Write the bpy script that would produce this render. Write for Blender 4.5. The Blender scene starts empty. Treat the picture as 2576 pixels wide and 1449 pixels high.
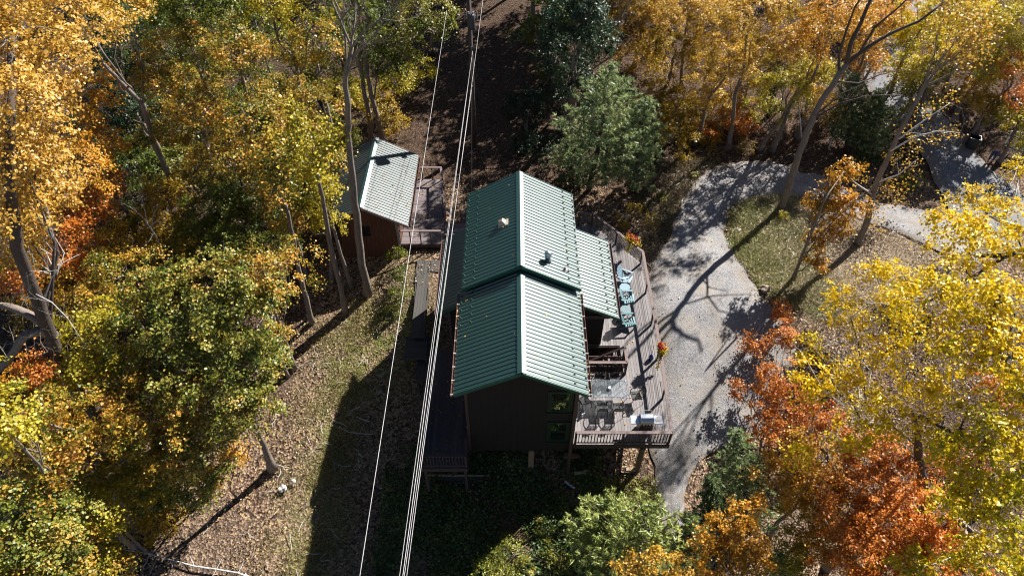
import bpy, bmesh, math, random
import numpy as np
from mathutils import Vector, Matrix
R = math.radians
rng = np.random.RandomState(7)
random.seed(7)
sc = bpy.context.scene
col = sc.collection
# ------------------------------------------------------------------ camera, sky, sun
CAMH, PITCH = 27.0, 47.5
cam = bpy.data.cameras.new('camera'); cam.lens = 24.0; cam.sensor_width = 36.0; cam.clip_end = 2000; cam.clip_start = .1
co = bpy.data.objects.new('camera', cam); col.objects.link(co)
co.location = (0, 0, CAMH); co.rotation_euler = (R(90 - PITCH), 0, 0); sc.camera = co
SUN_EL = 38.5; sdir = Vector((.70, .714, 0)).normalized() * math.cos(R(SUN_EL)); sdir.z = math.sin(R(SUN_EL))
w = bpy.data.worlds.new('World'); sc.world = w; w.use_nodes = True
nt = w.node_tree; bg = nt.nodes['Background']; sky = nt.nodes.new('ShaderNodeTexSky'); sky.sky_type = 'NISHITA'
sky.sun_disc = False; sky.air_density = .5; sky.dust_density = .2; sky.ozone_density = 1.5; sky.altitude = 300; sky.sun_elevation = R(SUN_EL); sky.sun_rotation = math.atan2(sdir.x, sdir.y)
nt.links.new(sky.outputs[0], bg.inputs[0]); bg.inputs[1].default_value = 0.05
sl = bpy.data.lights.new('sun', 'SUN'); sl.energy = 5.0; sl.angle = R(.5); sl.color = (1, .965, .92)
so = bpy.data.objects.new('sun', sl); col.objects.link(so); so.rotation_euler = sdir.to_track_quat('Z', 'Y').to_euler(); so.location = (20, 30, 60)
sc.view_settings.view_transform = 'Standard'; sc.view_settings.look = 'None'; sc.view_settings.exposure = 1.2; sc.view_settings.gamma = 1
sc.cycles.max_bounces = 6; sc.cycles.diffuse_bounces = 1; sc.cycles.filter_width = 1.1; sc.cycles.transparent_max_bounces = 8; sc.cycles.use_denoising = True
# ------------------------------------------------------------------ survey helpers: photo bearings turned into real positions
FP, CX, CY = 1717.0, 1288.0, 724.5
_c, _s = math.cos(R(PITCH)), math.sin(R(PITCH))
def ray(px, py):
    u = (px - CX) / FP; v = -(py - CY) / FP
    return Vector((u, _c + v * _s, -_s + v * _c))
def at(px, py, z=0.0):
    r = ray(px, py); t = (z - CAMH) / r.z; return Vector((r.x * t, r.y * t, z))
def atY(px, py, Y):
    r = ray(px, py); t = Y / r.y; return Vector((r.x * t, Y, CAMH + r.z * t))
_Y = [-40, -10, 0, 8, 15, 20, 25, 30, 40, 60, 140]
_Z = [-5, -3.8, -3.3, -2.95, -2.6, -1.9, -1.2, -.7, .2, 2.0, 9.0]
def sstep(a, b, x): 
    t = np.clip((x - a) / (b - a), 0, 1); return t * t * (3 - 2 * t)
def terrain(x, y):
    z = np.interp(y, _Y, _Z)
    z = z + sstep(3.5, 8.5, x) * (.75 * np.exp(-((y - 23) / 6.0) ** 2) + .25) - .5 * sstep(-5, -12, x) * 0
    z = z + .95 * np.exp(-((x - .9) / 2.4) ** 2 - ((y - 16.3) / 1.7) ** 2)
    z = z + 1.05 * np.exp(-((x + 4.8) / 2.7) ** 2 - ((y - 25) / 3.6) ** 2)
    return z
def gz(x, y): return float(terrain(x, y))
def gp(px, py, dz=0):
    z = -1.0
    for _ in range(25):
        p = at(px, py, z); z = .5 * z + .5 * (gz(p.x, p.y) + dz)
    return at(px, py, z)
# ------------------------------------------------------------------ tagging and linking
def tag(o, label=None, cat=None, group=None, kind=None):
    if label: o['label'] = label
    if cat: o['category'] = cat
    if group: o['group'] = group
    if kind: o['kind'] = kind
    return o
def empty(name, loc, label, cat, rz=0, group=None):
    o = bpy.data.objects.new(name, None); o.empty_display_size = .2; col.objects.link(o)
    o.location = loc; o.rotation_euler = (0, 0, rz); return tag(o, label, cat, group)
def link(name, me, mat, parent=None):
    o = bpy.data.objects.new(name, me); col.objects.link(o)
    if mat: me.materials.append(mat)
    if parent:
        o.parent = parent
    return o
def copy_tree(o, parent=None):
    c = o.copy(); col.objects.link(c); c.parent = parent
    for ch in list(o.children): copy_tree(ch, c)
    return c
class MB:
    """collects simple solids for one mesh"""
    def __init__(s): s.v = []; s.f = []
    def add(s, vs, fs):
        n = len(s.v); s.v += [tuple(p) for p in vs]; s.f += [tuple(i + n for i in f) for f in fs]; return s
    def box(s, x0, y0, z0, x1, y1, z1, M=None):
        vs = [Vector(p) for p in ((x0,y0,z0),(x1,y0,z0),(x1,y1,z0),(x0,y1,z0),(x0,y0,z1),(x1,y0,z1),(x1,y1,z1),(x0,y1,z1))]
        if M: vs = [M @ p for p in vs]
        return s.add(vs, [(0,3,2,1),(4,5,6,7),(0,1,5,4),(1,2,6,5),(2,3,7,6),(3,0,4,7)])
    def bar(s, a, b, wd, ht, up=(0, 0, 1)):
        a = Vector(a); b = Vector(b); d = (b - a); L = d.length; d.normalize(); u = Vector(up)
        sd = d.cross(u)
        if sd.length < 1e-4: u = Vector((0, 1, 0)); sd = d.cross(u)
        sd.normalize(); u = sd.cross(d).normalized()
        vs = []
        for p in (a, b):
            for i, j in ((-1,-1),(1,-1),(1,1),(-1,1)): vs.append(p + sd * (wd / 2 * i) + u * (ht / 2 * j))
        return s.add(vs, [(0,1,2,3),(7,6,5,4),(0,4,5,1),(1,5,6,2),(2,6,7,3),(3,7,4,0)])
    def tube(s, pts, rad, n=6, caps=True):
        pts = [Vector(p) for p in pts]
        if not hasattr(rad, '__len__'): rad = [rad] * len(pts)
        base = len(s.v); ref = None
        for i, p in enumerate(pts):
            d = (pts[min(i+1, len(pts)-1)] - pts[max(i-1, 0)]).normalized()
            if ref is None:
                ref = d.cross(Vector((.31, .87, .38))).normalized()
            a = (ref - d * ref.dot(d)).normalized(); ref = a; b = d.cross(a)
            for k in range(n):
                t = 2 * math.pi * k / n; s.v.append(tuple(p + (a * math.cos(t) + b * math.sin(t)) * rad[i]))
        for i in range(len(pts) - 1):
            for k in range(n):
                k2 = (k + 1) % n; q = base + i * n
                s.f.append((q + k, q + k2, q + n + k2, q + n + k))
        if caps:
            s.f.append(tuple(base + k for k in reversed(range(n)))); s.f.append(tuple(base + (len(pts)-1)*n + k for k in range(n)))
        return s
    def lathe(s, prof, n=16, M=None, c=(0, 0, 0)):
        base = len(s.v); c = Vector(c)
        for r, z in prof:
            for k in range(n):
                p = Vector((r * math.cos(2*math.pi*k/n), r * math.sin(2*math.pi*k/n), z))
                if M: p = M @ p
                s.v.append(tuple(p + c))
        for i in range(len(prof) - 1):
            for k in range(n):
                k2 = (k+1) % n; q = base + i*n; s.f.append((q+k, q+k2, q+n+k2, q+n+k))
        s.f.append(tuple(base + k for k in reversed(range(n)))); s.f.append(tuple(base + (len(prof)-1)*n + k for k in range(n)))
        return s
    def prism(s, poly, z0, z1, M=None):
        n = len(poly); vs = [Vector((x, y, z0)) for x, y in poly] + [Vector((x, y, z1)) for x, y in poly]
        if M: vs = [M @ p for p in vs]
        return s.add(vs, [tuple(reversed(range(n))), tuple(range(n, 2*n))] + [(i, (i+1) % n, n + (i+1) % n, n + i) for i in range(n)])
    def build(s, name, mat, parent=None, smooth=False, bevel=0, loc=None):
        me = bpy.data.meshes.new(name)
        if parent is not None and loc is None:
            pass
        me.from_pydata(s.v, [], s.f); me.update()
        bm = bmesh.new(); bm.from_mesh(me); bmesh.ops.recalc_face_normals(bm, faces=bm.faces)
        if bevel: bmesh.ops.bevel(bm, geom=list(bm.edges), offset=bevel, segments=1, affect='EDGES', clamp_overlap=True)
        bm.to_mesh(me); bm.free()
        if smooth:
            me.polygons.foreach_set('use_smooth', [True] * len(me.polygons))
        o = link(name, me, mat, parent)
        if loc: o.location = loc
        return o
# world-space build under a parent standing somewhere: shift the vertices by minus the parent's place
def wbuild(mb, name, mat, parent, **k):
    off = Vector(parent.location)
    q = parent.parent
    while q is not None: off += Vector(q.location); q = q.parent
    mb.v = [tuple(Vector(p) - off) for p in mb.v]
    return mb.build(name, mat, parent, **k)
# ------------------------------------------------------------------ materials
def newmat(name):
    m = bpy.data.materials.new(name); m.use_nodes = True; n = m.node_tree; b = n.nodes['Principled BSDF']; return m, n, b
def ramp(n, stops, fac, mode='LINEAR'):
    r = n.nodes.new('ShaderNodeValToRGB'); r.color_ramp.interpolation = mode
    els = r.color_ramp.elements
    while len(els) < len(stops): els.new(.5)
    for e, (p, c) in zip(els, stops): e.position = p; e.color = (*c, 1)
    n.links.new(fac, r.inputs[0]); return r.outputs[0]
def coords(n, scale=(1, 1, 1), kind='Object'):
    t = n.nodes.new('ShaderNodeTexCoord'); m = n.nodes.new('ShaderNodeMapping'); m.inputs['Scale'].default_value = scale
    n.links.new(t.outputs[kind], m.inputs[0]); return m.outputs[0]
def noise(n, vec, scale, detail=4, rough=.6):
    t = n.nodes.new('ShaderNodeTexNoise'); t.inputs['Scale'].default_value = scale; t.inputs['Detail'].default_value = detail
    t.inputs['Roughness'].default_value = rough; n.links.new(vec, t.inputs['Vector']); return t.outputs['Fac']
def mixc(n, fac, a, b, blend='MIX'):
    m = n.nodes.new('ShaderNodeMix'); m.data_type = 'RGBA'; m.blend_type = blend
    for i, x in ((0, fac), (6, a), (7, b)):
        if isinstance(x, (int, float)): m.inputs[i].default_value = x
        elif isinstance(x, tuple): m.inputs[i].default_value = (*x, 1)
        else: n.links.new(x, m.inputs[i])
    return m.outputs[2]
def math_(n, op, a, b=None, c=None):
    m = n.nodes.new('ShaderNodeMath'); m.operation = op
    for i, x in enumerate((a, b, c)):
        if x is None: continue
        if isinstance(x, (int, float)): m.inputs[i].default_value = x
        else: n.links.new(x, m.inputs[i])
    return m.outputs[0]
def bump(n, b, h, strength=.4, dist=.02):
    k = n.nodes.new('ShaderNodeBump'); k.inputs['Strength'].default_value = strength; k.inputs['Distance'].default_value = dist
    n.links.new(h, k.inputs['Height']); n.links.new(k.outputs[0], b.inputs['Normal'])
def simple(name, c, rough=.6, metal=0, var=.25, scale=6, bmp=0, stretch=(1, 1, 1), spec=None):
    m, n, b = newmat(name); v = coords(n, stretch); f = noise(n, v, scale)
    lo = tuple(x * (1 - var) for x in c); hi = tuple(min(1, x * (1 + var)) for x in c)
    n.links.new(ramp(n, [(.3, lo), (.7, hi)], f), b.inputs['Base Color'])
    b.inputs['Roughness'].default_value = rough; b.inputs['Metallic'].default_value = metal
    if spec is not None: b.inputs['Specular IOR Level'].default_value = spec
    if bmp: bump(n, b, noise(n, v, scale * 4), .5, bmp)
    return m
def leafmat(name, cols, trans=.35, scale=.45, spread=.55):
    """per-leaf hue with patches of hue through the crown"""
    m, n, b = newmat(name); out = n.nodes['Material Output']
    g = n.nodes.new('ShaderNodeNewGeometry'); v = coords(n, (1, 1, 1))
    nz = noise(n, v, scale, 2, .5); oi = n.nodes.new('ShaderNodeObjectInfo')
    a = math_(n, 'MULTIPLY_ADD', nz, 2.0 * (1 - spread), -.5 * (1 - spread) - .2 + .0)
    f = math_(n, 'MULTIPLY_ADD', g.outputs['Random Per Island'], spread, a)
    f = math_(n, 'ADD', f, .2)
    N = len(cols); cr = ramp(n, [(.08 + .84 * i / (N - 1), c) for i, c in enumerate(cols)], f)
    n.links.new(cr, b.inputs['Base Color']); b.inputs['Roughness'].default_value = .45; b.inputs['Specular IOR Level'].default_value = .5
    t = n.nodes.new('ShaderNodeBsdfTranslucent'); n.links.new(cr, t.inputs[0])
    mx = n.nodes.new('ShaderNodeMixShader'); mx.inputs[0].default_value = trans
    n.links.new(b.outputs[0], mx.inputs[1]); n.links.new(t.outputs[0], mx.inputs[2]); n.links.new(mx.outputs[0], out.inputs[0])
    return m
PAL = dict(
 gold=leafmat('leaves_gold', [(.20,.15,.02),(.52,.31,.03),(.74,.44,.05),(.82,.54,.16)], trans=.36),
 amber=leafmat('leaves_amber', [(.24,.15,.02),(.58,.34,.04),(.76,.45,.08),(.82,.58,.24)], trans=.4),
 orange=leafmat('leaves_orange', [(.22,.15,.015),(.56,.29,.018),(.80,.38,.03),(.84,.46,.13)], trans=.36),
 rust=leafmat('leaves_rust', [(.30,.13,.015),(.58,.19,.015),(.78,.26,.03),(.80,.38,.10)], trans=.36),
 redrust=leafmat('leaves_red_rust', [(.34,.11,.02),(.60,.19,.025),(.74,.28,.05),(.76,.40,.16)], trans=.36),
 maple=leafmat('leaves_turning_maple', [(.045,.075,.01),(.16,.18,.02),(.58,.34,.035),(.84,.40,.10)], trans=.3, spread=.45, scale=.7),
 maplegreen=leafmat('leaves_green_maple', [(.045,.075,.01),(.14,.175,.02),(.36,.32,.05),(.70,.40,.09)], trans=.3, spread=.5, scale=.8),
 yellowgreen=leafmat('leaves_yellow_green', [(.12,.14,.01),(.34,.31,.02),(.60,.46,.03),(.70,.52,.07)], trans=.36),
 green=leafmat('leaves_green', [(.025,.05,.008),(.07,.11,.012),(.16,.19,.02),(.34,.29,.03)], trans=.4),
 darkgreen=leafmat('leaves_dark_green', [(.012,.03,.012),(.025,.055,.02),(.045,.085,.035),(.09,.13,.06)]),
 olive=leafmat('leaves_olive', [(.12,.10,.01),(.32,.22,.015),(.52,.33,.02),(.64,.40,.05)], trans=.45),
 yellow=leafmat('leaves_bright_yellow', [(.36,.34,.01),(.82,.58,.006),(.92,.64,.006),(.90,.50,.012)], trans=.36),
 lime=leafmat('leaves_lime_yellow', [(.18,.21,.01),(.54,.46,.01),(.82,.60,.01),(.86,.52,.015)], trans=.36),
 pine=leafmat('needles_blue_green', [(.09,.14,.05),(.20,.27,.11),(.36,.42,.17),(.54,.54,.19)], trans=.4, spread=.35),
 pinelight=leafmat('needles_bright_green', [(.13,.18,.04),(.28,.34,.08),(.46,.49,.14),(.58,.56,.2)], trans=.3, spread=.3),
 pinedark=leafmat('needles_dark_green', [(.05,.085,.03),(.10,.15,.05),(.18,.24,.09),(.28,.31,.12)], trans=.35, spread=.3),
 weed=leafmat('leaves_weeds', [(.07,.11,.015),(.20,.23,.03),(.42,.38,.06),(.58,.46,.14)], scale=.8),
)
def barkmat(name, c1, c2):
    m, n, b = newmat(name); v = coords(n, (1, 1, .25)); f = noise(n, v, 13, 6, .75); big = noise(n, coords(n, (1,1,.5)), 1.3, 3)
    k = mixc(n, big, ramp(n, [(.35, c1), (.62, c2)], f), tuple(x * 1.35 for x in c2), 'MIX')
    n.links.new(k, b.inputs['Base Color']); b.inputs['Roughness'].default_value = .9; bump(n, b, f, .9, .05); return m
BARK = barkmat('bark_grey_brown', (.03,.021,.016), (.22,.175,.14))
BARKD = barkmat('bark_dark', (.02,.014,.01), (.09,.065,.05))
BARKP = barkmat('bark_pale_twigs', (.26,.23,.2), (.55,.52,.48))
# ------------------------------------------------------------------ leaf meshes
def unit(a): return a / np.maximum(np.linalg.norm(a, axis=1, keepdims=True), 1e-6)
def leafmesh(name, C, N, S, mat, parent=None, aspect=.8, fold=.18, sides=4, T=None, origin=None):
    n = len(C); N = unit(N)
    if T is None: T = rng.normal(size=(n, 3))
    T = unit(T - N * (T * N).sum(1, keepdims=True)); B = np.cross(N, T)
    S = np.asarray(S).reshape(-1, 1) * np.ones((n, 1))
    if sides == 4:
        ring = [(-.5, 0, 0), (.02, .5, 1), (.5, 0, -.3), (.02, -.5, 1)]
    elif sides == 5:
        ring = [(-.5, 0, 0), (-.2, .5, .8), (.25, .38, 1), (.55, 0, -.6), (.25, -.38, 1), (-.2, -.5, .8)]
    V = np.stack([C + T * S * a + B * S * aspect * b + N * S * fold * c for a, b, c in ring], 1)
    k = len(ring); V = V.reshape(-1, 3)
    if origin is not None: V = V - np.array(origin)
    me = bpy.data.meshes.new(name); me.vertices.add(n * k); me.vertices.foreach_set('co', V.astype(np.float32).ravel())
    me.loops.add(n * k); me.loops.foreach_set('vertex_index', np.arange(n * k, dtype=np.int32))
    me.polygons.add(n); me.polygons.foreach_set('loop_start', np.arange(0, n * k, k, dtype=np.int32))
    me.update(calc_edges=True)
    return link(name, me, mat, parent)
def crown_points(blobs, dens=1.0, leaf=.16, clus=.5, per=None, low=-.35, fill=.6):
    Cs, Ns, D = [], [], []
    for (c, rx, rz) in blobs:
        area = 2.6 * math.pi * rx * (rx + rz) / 2
        nc = max(8, int(area / (clus * clus * 1.15) * .74))
        d = unit(rng.normal(size=(nc * 2, 3))); d = d[d[:, 2] > low][:nc]; nc = len(d)
        ph = rng.uniform(0, 6.28, 3); lump = 1 + rng.normal(size=nc) * .07 + .20 * np.sin(6.2 * d[:, 0] + ph[0]) + .18 * np.sin(6 * d[:, 1] + ph[1]) + .16 * np.sin(7 * d[:, 2] + 4 * d[:, 0] + ph[2])
        rr = (fill + (1 - fill) * rng.uniform(size=nc) ** .6) * lump
        cc = np.array(c) + d * rr[:, None] * np.array([rx, rx, rz])
        m = per or max(6, int(dens * 2.7 * (clus / leaf) ** 2))
        cr = clus * rng.uniform(.45, 1.2, nc)
        n_up = unit(np.array([0, 0, 1.0]) * .7 + d * .7 + rng.normal(size=(nc, 3)) * .38)
        off = rng.normal(size=(nc, m, 3)) * .46
        on = (off * n_up[:, None, :]).sum(2, keepdims=True)
        off = off - n_up[:, None, :] * on * .62
        P = cc[:, None, :] + off * cr[:, None, None]
        NN = n_up[:, None, :] * .9 + rng.normal(size=(nc, m, 3)) * .45
        Cs.append(P.reshape(-1, 3)); Ns.append(NN.reshape(-1, 3)); D.append(cc)
    return np.concatenate(Cs), np.concatenate(Ns), np.concatenate(D)
def wob(a, b, n, amp):
    a = Vector(a); b = Vector(b); L = (b - a).length
    pts = []
    for i in range(n + 1):
        t = i / n; p = a.lerp(b, t)
        if 0 < i < n: p += Vector(rng.normal(size=3)) * amp * L
        pts.append(p)
    return pts
def twig(mb, p, d, L, r, depth, pts_out=None, spread=.6, up=.12, n=3):
    p = Vector(p); d = Vector(d).normalized(); pts = [p]; rr = [r]
    q = p.copy(); dd = d.copy()
    for i in range(3):
        dd = (dd + Vector(rng.normal(size=3)) * .16 + Vector((0, 0, up))).normalized(); q = q + dd * L / 3; pts.append(q.copy()); rr.append(r * (1 - .2 * (i + 1)))
    mb.tube(pts, rr, 5 if r > .04 else 4 if r > .015 else 3, caps=False)
    if pts_out is not None and depth <= 1: pts_out += pts[1:]
    if depth > 0:
        for k in range(n):
            j = 1 + (k % 3); e = (dd + Vector(rng.normal(size=3)) * spread + Vector((0, 0, up))).normalized()
            twig(mb, pts[j], e, L * rng.uniform(.55, .8), rr[j] * .62, depth - 1, pts_out, spread, up, n)
TREES = []
LEAFK = .70
def tree(label, pal, blobs, base=None, nodes=None, r=.16, dens=1.0, leaf=.16, clus=.5, bark=None, cat='tree', group=None, name='tree', low=-.35, fill=.6, twigs=None, sides=4, lean=.25, tdep=1, branch_n=7):
    """blobs: (px, py, z above sea of deck, rx, rz).  base: photo bearing of the foot of the trunk"""
    B = [(at(px, py, z), rx, rz) for px, py, z, rx, rz in blobs]
    cen = sum((b[0] for b in B), Vector()) / len(B)
    foot = gp(*base) if base else None
    if foot is None: foot = Vector((cen.x - .3, cen.y + .2, 0)); foot.z = gz(foot.x, foot.y)
    foot.z -= .05
    root = empty(name, foot, label, cat, group=group)
    mb = MB(); tw = MB()
    top = max(B, key=lambda b: b[0].z)
    tp = Vector(top[0]) + Vector((0, 0, top[2] * .3))
    if nodes:
        path = [foot] + [atY(px, py, foot.y + dy) for px, py, dy in nodes]
        # carry the trunk on into its crown
        if (path[-1] - tp).length > 1.2 and path[-1].z < tp.z: path.append(path[-1].lerp(tp, .9))
    else:
        path = wob(foot, tp, 5, .025)
    L = len(path); rad = [r * (1.25 if i == 0 else 1) * (1 - .75 * i / (L - 1)) for i in range(L)]
    # resample smooth
    P2, R2 = [], []
    for i in range(L - 1):
        for t in (0, .34, .67):
            P2.append(path[i].lerp(path[i+1], t) + Vector(rng.normal(size=3)) * r * .07); R2.append((rad[i] * (1-t) + rad[i+1] * t) * rng.uniform(.93, 1.07))
    P2.append(path[-1]); R2.append(rad[-1]); R2[0] *= 1.35
    mb.tube(P2, R2, 10)
    C, N, D = crown_points(B, dens * 1.35, leaf * LEAFK, clus, low=low, fill=fill)
    ends = []
    k0 = 0
    for bi, (c, rx, rz) in enumerate(B):
        if (len(B) > 7 and bi % 3) or (twigs and bi % 2): continue
        # limb from trunk up to the lobe, then smaller boughs
        zt = min(max(foot.z + (c.z - foot.z) * .55, foot.z + .5), tp.z)
        j = min(range(len(P2)), key=lambda i: abs(P2[i].z - zt)); s = P2[j]
        lr = min(.07, max(.02, R2[j] * .5))
        limb = wob(s, c, 4, .05); mb.tube(limb, [lr * (1 - .15 * i) for i in range(5)], 6, caps=False)
        idx = rng.choice(len(D), min(len(D), 400), replace=False)
        near = sorted((int(i) for i in idx), key=lambda i: (Vector(D[i]) - c).length)[:60]
        for i in near[::max(1, 60 // branch_n)][:branch_n]:
            e = Vector(D[i]); q = limb[int(rng.randint(2, 5))]
            br = wob(q, e, 3, .07); b0 = min(lr * .42, .022 if twigs else .035); (tw if twigs else mb).tube(br, [b0, b0 * .8, b0 * .55, b0 * .3], 4, caps=False)
            if tdep: twig(tw if twigs else mb, e, (e - c), min(.7, rx * .35), min(.012, lr * .16), tdep, None, .7)
    wbuild(mb, 'trunk', bark or BARK, root, smooth=True)
    if twigs: wbuild(tw, 'branches', twigs, root, smooth=True)
    S = rng.uniform(.5, 1.4, len(C)) * leaf * LEAFK
    leafmesh('crown', C, N, S, PAL[pal] if isinstance(pal, str) else pal, root, sides=sides, origin=foot)
    TREES.append(root); return root
def pine(label, pal, foot, top, rad, whorl=.45, tuft=.24, name='pine_tree', bare=.12, cat='pine tree', group=None, shape=.75, arms=7, dens=1.0):
    foot = Vector(foot); top = Vector(top); foot.z = gz(foot.x, foot.y) - .05
    root = empty(name, foot, label, cat, group=group); mb = MB()
    mb.tube(wob(foot, top, 6, .01), [.17, .15, .13, .1, .07, .045, .02], 8)
    H = (top - foot).length; Cs, Ns, Ts, Ss = [], [], [], []
    z = bare * H; ph = 0; lob = rng.uniform(.8, 1.15, 5)
    while z < H:
        t = z / H; rr = rad * (1 - max(0, (t - .25) / .75) ** 1.9) * (.7 + .3 * min(1, t / .25)); rr = max(rr, .18)
        c = foot.lerp(top, t); na = arms if t < .9 else 4
        for k in range(na):
            a = ph + 2 * math.pi * k / na + rng.uniform(-.3, .3); L = rr * rng.uniform(.5, 1.25) * lob[int(a * 1.3) % 5]
            dr = Vector((math.cos(a), math.sin(a), .22 + .35 * t + rng.uniform(-.08, .08)))
            pts = [c + dr * L * q + Vector((0, 0, .16 * L * q * q)) for q in (0, .35, .7, 1)]
            mb.tube(pts, [.035, .026, .016, .007], 4, caps=False)
            side = Vector((-math.sin(a), math.cos(a), 0)); nt_ = max(3, int(L / .12 * dens))
            for i in range(nt_):
                q = .2 + .8 * (i + rng.uniform()) / nt_; wdt = .38 * L * math.sin(min(1, q + .1) * 2.6) + .05
                p = c + dr * L * q + Vector((0, 0, .16 * L * q * q)) + side * rng.uniform(-1, 1) * wdt + Vector(rng.normal(size=3)) * .04
                m = 12; dv = unit(np.array([dr.x, dr.y, dr.z + .35]) + rng.normal(size=(m, 3)) * .62)
                s = tuft * rng.uniform(.8, 1.25, m)
                Cs.append(np.array(p) + dv * s[:, None] * .45); Ts.append(dv); Ns.append(rng.normal(size=(m, 3)) + np.array([0, 0, .8])); Ss.append(s)
        z += whorl * rng.uniform(.75, 1.1) * (1 - .35 * t); ph += 1.1
    wbuild(mb, 'trunk', BARKD, root, smooth=True)
    leafmesh('crown', np.concatenate(Cs), np.concatenate(Ns), np.concatenate(Ss), PAL[pal], root, aspect=.17, fold=.03, T=np.concatenate(Ts), origin=foot)
    return root
# ------------------------------------------------------------------ ground, driveway, road
def ground_mat():
    m, n, b = newmat('leaf_litter_ground'); v = coords(n)
    big = noise(n, v, .22, 4, .6); mid = noise(n, v, 1.6, 5, .65)
    vo = n.nodes.new('ShaderNodeTexVoronoi'); vo.inputs['Scale'].default_value = 11; n.links.new(v, vo.inputs['Vector'])
    sx = n.nodes.new('ShaderNodeSeparateColor'); n.links.new(vo.outputs['Color'], sx.inputs[0])
    leafc = ramp(n, [(0, (.025,.017,.012)), (.25, (.085,.052,.034)), (.5, (.19,.12,.08)), (.75, (.31,.205,.135)), (.93, (.42,.30,.2)), (1, (.44,.3,.12))], sx.outputs[0])
    soil = ramp(n, [(.3, (.05,.037,.025)), (.7, (.2,.155,.115))], noise(n, v, 5, 5, .7))
    base = mixc(n, ramp(n, [(.4, (0,0,0)), (.6, (1,1,1))], big), leafc, mixc(n, .62, soil, leafc)); base = mixc(n, ramp(n, [(.52, (0,0,0)), (.7, (.7,.7,.7))], mid), base, soil)
    ga = n.nodes.new('ShaderNodeAttribute'); ga.attribute_name = 'zone'
    sg = n.nodes.new('ShaderNodeSeparateColor'); n.links.new(ga.outputs['Color'], sg.inputs[0])
    fine = math_(n, 'MULTIPLY_ADD', noise(n, v, 14, 3, .7), .6, math_(n, 'MULTIPLY', noise(n, v, 2.6, 5, .8), .4))
    grass = ramp(n, [(.3, (.05,.075,.015)), (.5, (.13,.14,.035)), (.68, (.3,.25,.1))], fine)
    gf = math_(n, 'MULTIPLY', sg.outputs[0], ramp(n, [(.35, (0,0,0)), (.6, (1,1,1))], mid))
    base = mixc(n, gf, base, grass)
    straw = ramp(n, [(.3, (.17,.13,.085)), (.65, (.42,.33,.23))], fine)
    base = mixc(n, math_(n, 'MULTIPLY', sg.outputs[1], .8), base, straw)
    dark = ramp(n, [(.3, (.018,.012,.009)), (.7, (.075,.043,.03))], fine)  # humus tone that also carries painted shade
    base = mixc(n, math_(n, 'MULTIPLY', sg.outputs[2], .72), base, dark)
    n.links.new(base, b.inputs['Base Color']); b.inputs['Roughness'].default_value = .95; b.inputs['Specular IOR Level'].default_value = .1
    h = math_(n, 'ADD', vo.outputs['Distance'], fine); bump(n, b, h, .8, .06); return m
def inpoly(x, y, poly):
    ins = np.zeros(np.shape(x), bool); j = len(poly) - 1
    for i in range(len(poly)):
        xi, yi = poly[i]; xj, yj = poly[j]
        c = ((yi > y) != (yj > y)) & (x < (xj - xi) * (y - yi) / (yj - yi + 1e-9) + xi); ins ^= c; j = i
    return ins
ISL = [(1826,558),(1832,532),(1858,509),(1903,494),(1963,490),(2027,498),(2102,528),(2185,558),(2233,577),(2290,596),(2346,622),(2400,660),(2350,760),(2200,820),(2050,800),(1960,760),(1918,735),(1895,701),(1873,671),(1843,641),(1828,603)]
ISLW = [tuple(gp(*p).xy) for p in ISL]
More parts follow.
